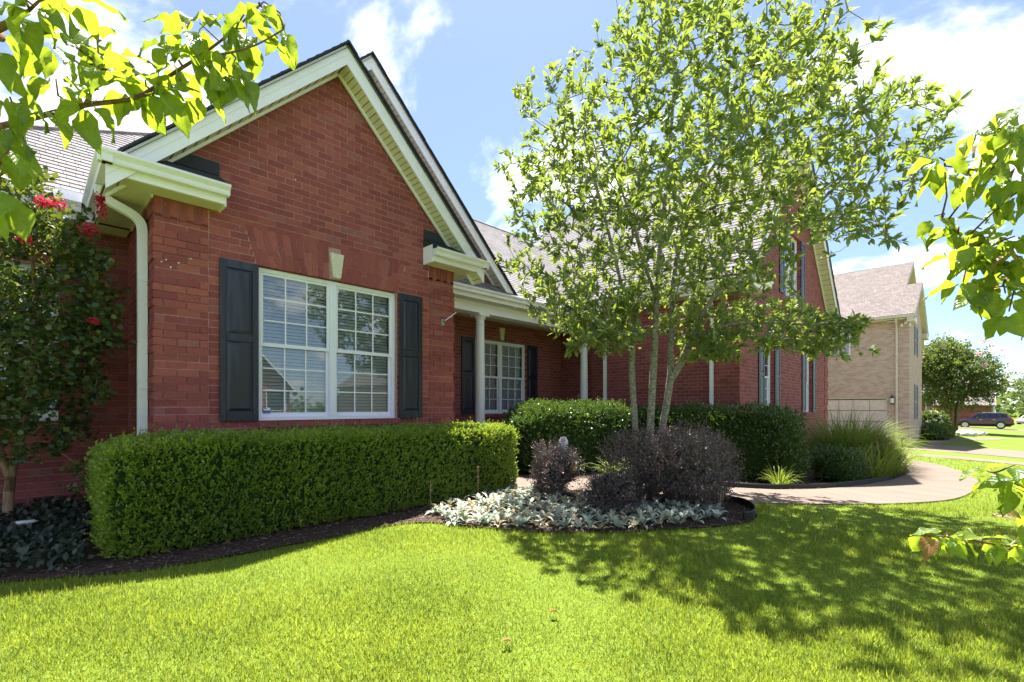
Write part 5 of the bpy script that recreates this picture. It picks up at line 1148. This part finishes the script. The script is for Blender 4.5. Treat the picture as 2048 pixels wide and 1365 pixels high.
# ---- parked car
plain('car_paint', (.060, .014, .030), .22, .6, .05, 3, coat=.9); plain('car_glass', (.012, .016, .025), .06, .8); plain('tyre', (.012, .012, .012), .8); plain('alloy', (.55, .55, .57), .25, .5, .05, 9, metal=.9)
plain('tail_light', (.45, .01, .015), .2); plain('chrome', (.75, .75, .76), .15, .5, .03, 5, metal=1); plain('white_paint', (.72, .72, .72), .25, .6, .03, 3, coat=.8)
def car(label, x, y, paint, rot, grp=None):
    zg = g1(x, y) + .012; t = thing('parked_car', label, 'car', (x, y, zg), grp); t.rotation_euler.z = rot
    def add(mb, nm, mat, par=t, sm=False, bev=0):
        o = mb.make(nm, mat, None, smooth=sm, bevel=bev); o.parent = par; return o
    # body: sections along the length (local x forward), half-width per height
    prof = [(-2.42, .45, .80), (-2.38, .36, 1.02), (-2.25, .32, 1.12), (-1.2, .28, 1.08), (0, .26, 1.05), (1.2, .28, 1.02), (1.9, .30, .97), (2.3, .34, .86), (2.45, .42, .72)]
    mb = MB(); n = 8
    for xx, zl, zh in prof:
        w = .96 if abs(xx) < 2 else .96 - .32 * (abs(xx) - 2)
        for a, b in ((-.86, 0), (-1, .28), (-1, .6), (-.94, 1), (.94, 1), (1, .6), (1, .28), (.86, 0)): mb.V.append((xx, w * a, zl + (zh - zl) * b))
    for i in range(len(prof) - 1):
        for k in range(n): mb.F.append((i * n + k, (i + 1) * n + k, (i + 1) * n + (k + 1) % n, i * n + (k + 1) % n))
    mb.F += [tuple(range(n)), tuple(range((len(prof) - 1) * n, len(prof) * n))[::-1]]
    body = add(mb, 'body', paint, sm=False)
    cab = [(-2.28, 1.10, -1.95, 1.60), (-1.5, 1.09, -1.45, 1.69), (-.3, 1.06, -.3, 1.72), (.75, 1.04, .40, 1.66), (1.35, 1.02, .62, 1.60)]
    mb = MB()
    for xb, zb, xt, zt in cab: mb.V += [(xb, -.90, zb), (xt, -.70, zt), (xt, .70, zt), (xb, .90, zb)]
    for i in range(len(cab) - 1):
        for k in range(3): mb.F.append((i * 4 + k, (i + 1) * 4 + k, (i + 1) * 4 + k + 1, i * 4 + k + 1))
    mb.F += [(0, 1, 2, 3), (16, 19, 18, 17)]; roof = add(mb, 'cabin', paint)
    for s in (-1, 1):
        for a in ([(-2.0, 1.17, -1.82, 1.52), (-1.42, 1.16, -1.38, 1.58)], [(-1.34, 1.16, -1.30, 1.585), (-.42, 1.13, -.38, 1.60)], [(-.34, 1.13, -.30, 1.60), (.92, 1.10, .42, 1.56)]):
            P = []
            for xb, zb, xt, zt in a:
                for xx, zz_ in ((xb, zb), (xt, zt)): f = (zz_ - 1.05) / .65; P.append((xx, s * (.905 - .2 * f + .006), zz_))
            add(MB().poly(P, [(0, 2, 3, 1)]), 'side_window', 'car_glass', roof)
        add(MB().box(.3, .5, s * .93 if s > 0 else -1.10, 1.10 if s > 0 else -.93, 1.08, 1.22), 'wing_mirror', paint, bev=.02)
        for xx in (.05, -1.0): add(MB().box(xx, xx + .2, min(s * .955, s * .985), max(s * .955, s * .985), .93, .965), 'door_handle', 'chrome', body)
        add(MB().box(-2.42, -2.16, min(s * .62, s * .945), max(s * .62, s * .945), .84, 1.02), 'tail_light', 'tail_light', bev=.02); add(MB().box(2.14, 2.37, min(s * .60, s * .88), max(s * .60, s * .88), .70, .82), 'headlight', 'chrome', bev=.02)
        for xx in (-1.42, 1.42):
            ty = MB().lathe((0, 0, 0), [(.24, -.11), (.34, -.11), (.36, -.08), (.36, .08), (.34, .11), (.24, .11)], 26); o = add(ty, 'wheel', 'tyre'); o.data.transform(Matrix.Translation((xx, s * .87, .36)) @ Matrix.Rotation(R(90), 4, 'X'))
            rim = MB().lathe((0, 0, 0), [(.05, .02), (.05, .06)], 10)
            for k in range(5): q = k * 2 * math.pi / 5; rim.ob((math.cos(q) * .13, math.sin(q) * .13, .04), (math.cos(q) * .115, math.sin(q) * .115, 0), (-math.sin(q) * .035, math.cos(q) * .035, 0), (0, 0, .02))
            rim.lathe((0, 0, 0), [(.245, .0), (.265, .10), (.235, .10)], 26)
            r = add(rim, 'rim', 'alloy', o); r.data.transform(Matrix.Translation((xx, s * .90, .36)) @ Matrix.Rotation(R(-90 * s), 4, 'X'))
            add(MB().lathe((0, 0, 0), [(.42, -.02), (.42, .02)], 26), 'wheel_arch', 'black_rubber').data.transform(Matrix.Translation((xx, s * .945, .38)) @ Matrix.Rotation(R(90), 4, 'X'))
    add(MB().poly([(1.28, -.82, 1.08), (1.28, .82, 1.08), (.66, .66, 1.57), (.66, -.66, 1.57)], [(0, 1, 2, 3)]), 'windscreen', 'car_glass', roof).location = (.03, 0, .012)
    add(MB().poly([(-2.27, -.82, 1.14), (-2.27, .82, 1.14), (-1.97, .66, 1.57), (-1.97, -.66, 1.57)], [(3, 2, 1, 0)]), 'rear_window', 'car_glass', roof).location = (-.02, 0, .006)
    for s in (-1, 1): add(MB().tube([(-1.7, s * .66, 1.70), (-1.6, s * .66, 1.745), (.2, s * .66, 1.745), (.32, s * .66, 1.69)], .018, 5), 'roof_rail', 'chrome', roof)
    add(MB().box(-2.47, -2.40, -.75, .75, .42, .60), 'bumper', 'black_rubber', bev=.015); add(MB().box(-2.432, -2.425, -.18, .18, .86, .97), 'number_plate', 'white_paint')
    add(MB().box(-2.2, 2.2, -.84, .84, .20, .30), 'underbody', 'black_rubber')
    return t
car('burgundy sport utility car parked on the grass edge, seen from its left side', 75.5, -.4, 'car_paint', R(90))
car('small white car parked far down the street at the right edge', 118, -6.5, 'white_paint', R(150))

# ---- yard sign
sg = thing('yard_sign', 'small white eight-sided security yard sign with red emblem behind a barberry', 'sign', (5.53, 4.36, 0))
fx, fy = -Fv[0], -Fv[1]; c0 = Vector((5.53, 4.36, .71)); rx = Vector(Rv); nrm = Vector((fx, fy, 0))
def plate(pts, d, nm, mat, par, th=.004):
    n = len(pts); P = [c0 + rx * a + Vector((0, 0, b)) + nrm * d for a, b in pts]; Q = [p - nrm * th for p in P]
    return MB().poly(P + Q, [tuple(range(n)), tuple(range(n, 2 * n))[::-1]] + [(i, i + n, (i + 1) % n + n, (i + 1) % n) for i in range(n)]).make(nm, mat, par)
plain('sign_white', (.80, .80, .82), .4); plain('sign_red', (.42, .05, .04), .5); plain('sign_ink', (.05, .05, .08), .6)
pl = plate([(-.03, -.12), (.03, -.12), (.068, -.06), (.068, .05), (.035, .105), (-.035, .105), (-.068, .05), (-.068, -.06)], 0, 'panel', 'sign_white', sg)
plate([(-.022, .025), (.022, .025), (.028, .045), (.026, .075), (.012, .085), (-.012, .085), (-.026, .075), (-.028, .045)], .002, 'emblem', 'sign_red', sg, .001)
for a in (-.012, 0, .012): plate([(a - .002, .03), (a + .002, .03), (a + .002, .08), (a - .002, .08)], .003, 'emblem_bar', 'sign_white', sg, .0008)
for txt, zz_, sz_ in (('VECTOR', -.018, .032), ('SECURITY', -.052, .022)):
    cu = bpy.data.curves.new('lettering', 'FONT'); cu.body = txt; cu.size = sz_; cu.align_x = 'CENTER'; cu.materials.append(M['sign_ink']); o = bpy.data.objects.new('lettering', cu); C.objects.link(o); o.parent = sg
    mt_ = bpy.data.meshes.new_from_object(o); bpy.data.objects.remove(o); o = bpy.data.objects.new('lettering', mt_); C.objects.link(o); o.parent = sg
    o.matrix_local = Matrix.Translation(c0 + Vector((0, 0, zz_)) + nrm * .0035 - sg.location) @ Matrix(((rx.x, 0, nrm.x, 0), (rx.y, 0, nrm.y, 0), (0, 1, 0, 0), (0, 0, 0, 1)))
p = c0 - nrm * .008; MB().box(p.x - .006, p.x + .006, p.y - .006, p.y + .006, 0, .83).make('stake', 'steel', sg)
plate([(-.04, .104), (.04, .104), (.04, .112), (-.04, .112)], .004, 'top_clip', 'sign_ink', sg, .008)

# ================================================================== dogwoods at the edge of the view
def cw(u, v, d): t_ = (u - 1024) / 950; return np.array([0, 0, CAMZ]) + d * (Fv + Rv * t_ + np.array([0, 0, (815 - v) / 950]))
def dogleaf(k):
    r_ = random.Random(k); V, F = [], []; L_, Wd = 8, 5; curl = r_.uniform(.15, .55); fold = r_.uniform(.15, .42); tw_ = r_.uniform(-.35, .35)
    for i in range(L_ + 1):
        f = i / L_; hw = .31 * math.sin(math.pi * min(1, f * .94 + .03)) ** .8 * (1 - .42 * f ** 3) if i < L_ else .004
        for j in range(Wd):
            s = (j - 2) / 2; xx = hw * s; yy = f - .10 * abs(s) * f; zz_ = abs(s) * hw * fold * 1.5 - curl * f ** 2 + .06 * math.sin(f * 12 + k + s * 3) * abs(s) - .012 * (math.sin(f * 26 - abs(s) * 5)) * abs(s)
            a = tw_ * f; V.append((xx * math.cos(a) - zz_ * math.sin(a), yy, xx * math.sin(a) + zz_ * math.cos(a)))
    for i in range(L_):
        for j in range(Wd - 1): F.append((i * Wd + j, i * Wd + j + 1, (i + 1) * Wd + j + 1, (i + 1) * Wd + j))
    me = mesh('leaf', V, F); me.polygons.foreach_set('use_smooth', [True] * len(me.polygons)); return me
DL = [dogleaf(k) for k in range(8)]; DR = [dogleaf(k + 20) for k in range(3)]
for m_ in DL: m_.materials.append(M['dogwood_leaf'])
for m_ in DR: m_.materials.append(M['dogwood_leaf_red'])
def dogwood(label, base, limb_list, clusters, per, size, redp=0.0, extra=()):
    t = thing('dogwood_tree', label, 'tree', tuple(base))
    for pts, r0, r1 in limb_list:
        P = smoothline([tuple(p) for p in pts], 6); n = len(P); MB().tube(P, [r0 + (r1 - r0) * i / (n - 1) for i in range(n)], 7).make('branch', 'dogwood_bark', t, smooth=True)
    allp = np.array([p for pts, _, _ in limb_list for p in smoothline([tuple(q) for q in pts], 6)])
    for c in clusters:
        a = allp[np.argmin(np.sum((allp - c) ** 2, 1))]; m_ = (a + c) / 2 + rng.normal(size=3) * .01
        MB().tube([tuple(a), tuple(m_), tuple(c)], [.0032, .0025, .0018], 5).make('twig', 'dogwood_bark', t, smooth=True)
        q0 = random.uniform(0, 6.28)
        for i in range(per):
            q = q0 + i * 2 * math.pi / per + random.gauss(0, .3); dn = random.uniform(-1.5, .15); d = np.array([math.cos(q), math.sin(q), dn]); d = d / np.linalg.norm(d)
            nn = np.array([-d[0] * d[2], -d[1] * d[2], 1 - d[2] ** 2]) + rng.normal(size=3) * .35; s = size * random.uniform(.75, 1.2); me = random.choice(DR if random.random() < redp else DL)
            x = np.cross(d, nn); x /= np.linalg.norm(x); z = np.cross(x, d); p = c + d * .018; off = t.location
            o = bpy.data.objects.new('leaf', me); C.objects.link(o); o.parent = t
            o.matrix_local = Matrix(((x[0] * s, d[0] * s, z[0] * s, p[0] - off.x), (x[1] * s, d[1] * s, z[1] * s, p[1] - off.y), (x[2] * s, d[2] * s, z[2] * s, p[2] - off.z), (0, 0, 0, 1)))
    return t
k3 = lambda a, b: (a / 3.033, b / 3.033)
LB = np.array([-1.5, 2.0, 0]); la = cw(-40, 262, 1.18)
limL = [([LB, LB + np.array([.05, 0, .8]), LB + np.array([.15, -.05, 1.35]), LB + np.array([.7, -.15, 1.65]), la], .045, .0075), ([la, cw(*k3(170, 725), 1.18), cw(*k3(510, 640), 1.2), cw(*k3(830, 590), 1.25), cw(*k3(1060, 440), 1.3), cw(*k3(1200, 350), 1.32), cw(*k3(1400, 200), 1.36), cw(*k3(1600, 10), 1.4)], .0075, .0022),
        ([cw(*k3(1200, 350), 1.32), cw(*k3(1400, 320), 1.3), cw(*k3(1560, 270), 1.32), cw(*k3(1720, 180), 1.34)], .0032, .002), ([cw(*k3(510, 640), 1.2), cw(*k3(560, 540), 1.2), cw(*k3(600, 420), 1.22), cw(*k3(590, 250), 1.22)], .0035, .002),
        ([LB + np.array([.15, -.05, 1.35]), LB + np.array([.3, -.1, 2.0]), cw(-140, 40, 1.1), cw(-20, 60, 1.05), cw(60, 20, 1.05)], .03, .003), ([LB + np.array([.15, -.05, 1.35]), LB + np.array([-.3, .2, 2.1]), LB + np.array([-.7, .3, 2.8])], .03, .006), ([LB + np.array([.7, -.15, 1.65]), cw(-90, 340, 1.15), cw(-10, 350, 1.1)], .012, .003)]
nl = [(60, 60), (210, 40), (310, -20), (430, -20), (0, 170), (-20, 300), (60, 590), (250, 690), (20, 760), (-30, 860), (60, 900), (0, 1140), (350, 290), (440, 250), (590, 250), (600, 400), (520, 620), (340, 480), (700, 330), (740, 480), (820, 590), (880, 470), (940, 540), (1010, 260), (1060, 400), (1110, 180), (1190, 350), (1210, 140), (1290, 330), (1340, 440), (1360, 130), (1430, 250), (1480, 90), (1540, 230), (1560, 60), (1600, 10), (1700, 190), (1210, 560), (1080, 560), (1420, 420)]
cl = [cw(*k3(a, b), 1.05 + .35 * max(0, a) / 1700 + random.uniform(-.06, .06)) for a, b in nl]; cl += [LB + np.array([-.7, .3, 2.8]) + rng.normal(size=3) * .25 for _ in range(8)] + [LB + np.array([.2, -.1, 2.1]) + rng.normal(size=3) * np.array([.3, .3, .2]) - Rv * .35 for _ in range(8)]
dogwood('dogwood tree at the left whose leafy branch reaches across the upper corner', LB, limL, cl, 4, .080)
k8 = lambda a, b: (1780 + a / 2.73, 180 + b / 2.73)
RB_ = np.array([2.9, -1.3, 0]); f1 = RB_ + np.array([-.05, .05, 1.2])
up_ = [(270, 370), (300, 450), (480, 220), (560, 250), (500, 380), (590, 380), (640, 190), (700, 100), (690, 270), (440, 470), (540, 500), (620, 490), (690, 560), (640, 610), (720, 470), (600, 300)]
lo_ = [(240, 690), (310, 720), (360, 780), (470, 830), (500, 760), (560, 800), (620, 870), (450, 930), (530, 950), (590, 990), (650, 900), (690, 970), (500, 1050), (570, 1080), (630, 1110), (690, 1120), (400, 1050), (380, 900), (470, 1120), (650, 1210), (600, 830), (680, 800)]
cr = [cw(*k8(a, b), 1.5 - .15 * a / 700 + random.uniform(-.08, .08)) for a, b in up_ + lo_]
bt = [(1985, 945, 1.35), (2020, 975, 1.35), (2045, 955, 1.3), (1855, 1068, 1.62), (1895, 1065, 1.6), (1925, 1075, 1.6), (1965, 1075, 1.58), (2005, 1090, 1.55), (2040, 1085, 1.5), (2060, 1040, 1.45), (2030, 930, 1.3)]
cr += [cw(*b) for b in bt]; cr += [RB_ + np.array([.3, -.3, 2.3]) + rng.normal(size=3) * np.array([.5, .5, .35]) for _ in range(16)] + [cw(2100 + random.uniform(0, 160), random.uniform(250, 640), 1.42 + random.uniform(-.15, .15)) for _ in range(14)]
limR = [([RB_, RB_ + np.array([0, 0, .7]), f1], .05, .032), ([f1, RB_ + np.array([-.1, .2, 1.7]), cw(2120, 520, 1.42)], .018, .0075), ([cw(2120, 520, 1.42), cw(*k8(690, 980), 1.42), cw(*k8(590, 950), 1.45), cw(*k8(480, 870), 1.45), cw(*k8(280, 710), 1.5)], .0075, .0022),
        ([RB_ + np.array([-.1, .2, 1.7]), cw(2130, 380, 1.4)], .012, .006), ([cw(2130, 380, 1.4), cw(*k8(690, 520), 1.42), cw(*k8(580, 460), 1.44), cw(*k8(300, 415), 1.5)], .006, .0022), ([cw(2130, 380, 1.4), cw(*k8(720, 330), 1.42), cw(*k8(520, 230), 1.45)], .006, .002),
        ([f1, RB_ + np.array([-.2, .5, 1.1]), cw(2140, 1090, 1.5)], .013, .006), ([cw(2140, 1090, 1.5), cw(2020, 1092, 1.56), cw(1930, 1078, 1.6), cw(1850, 1070, 1.62)], .006, .0022), ([cw(2140, 1090, 1.5), cw(2100, 1010, 1.4), cw(1985, 945, 1.35)], .006, .002), ([f1, RB_ + np.array([.2, -.2, 2.0]), RB_ + np.array([.5, -.5, 2.8])], .03, .006)]
dogwood('dogwood tree at the right edge with drooping yellow-green leaves', RB_, limR, cr, 4, .074, .05)
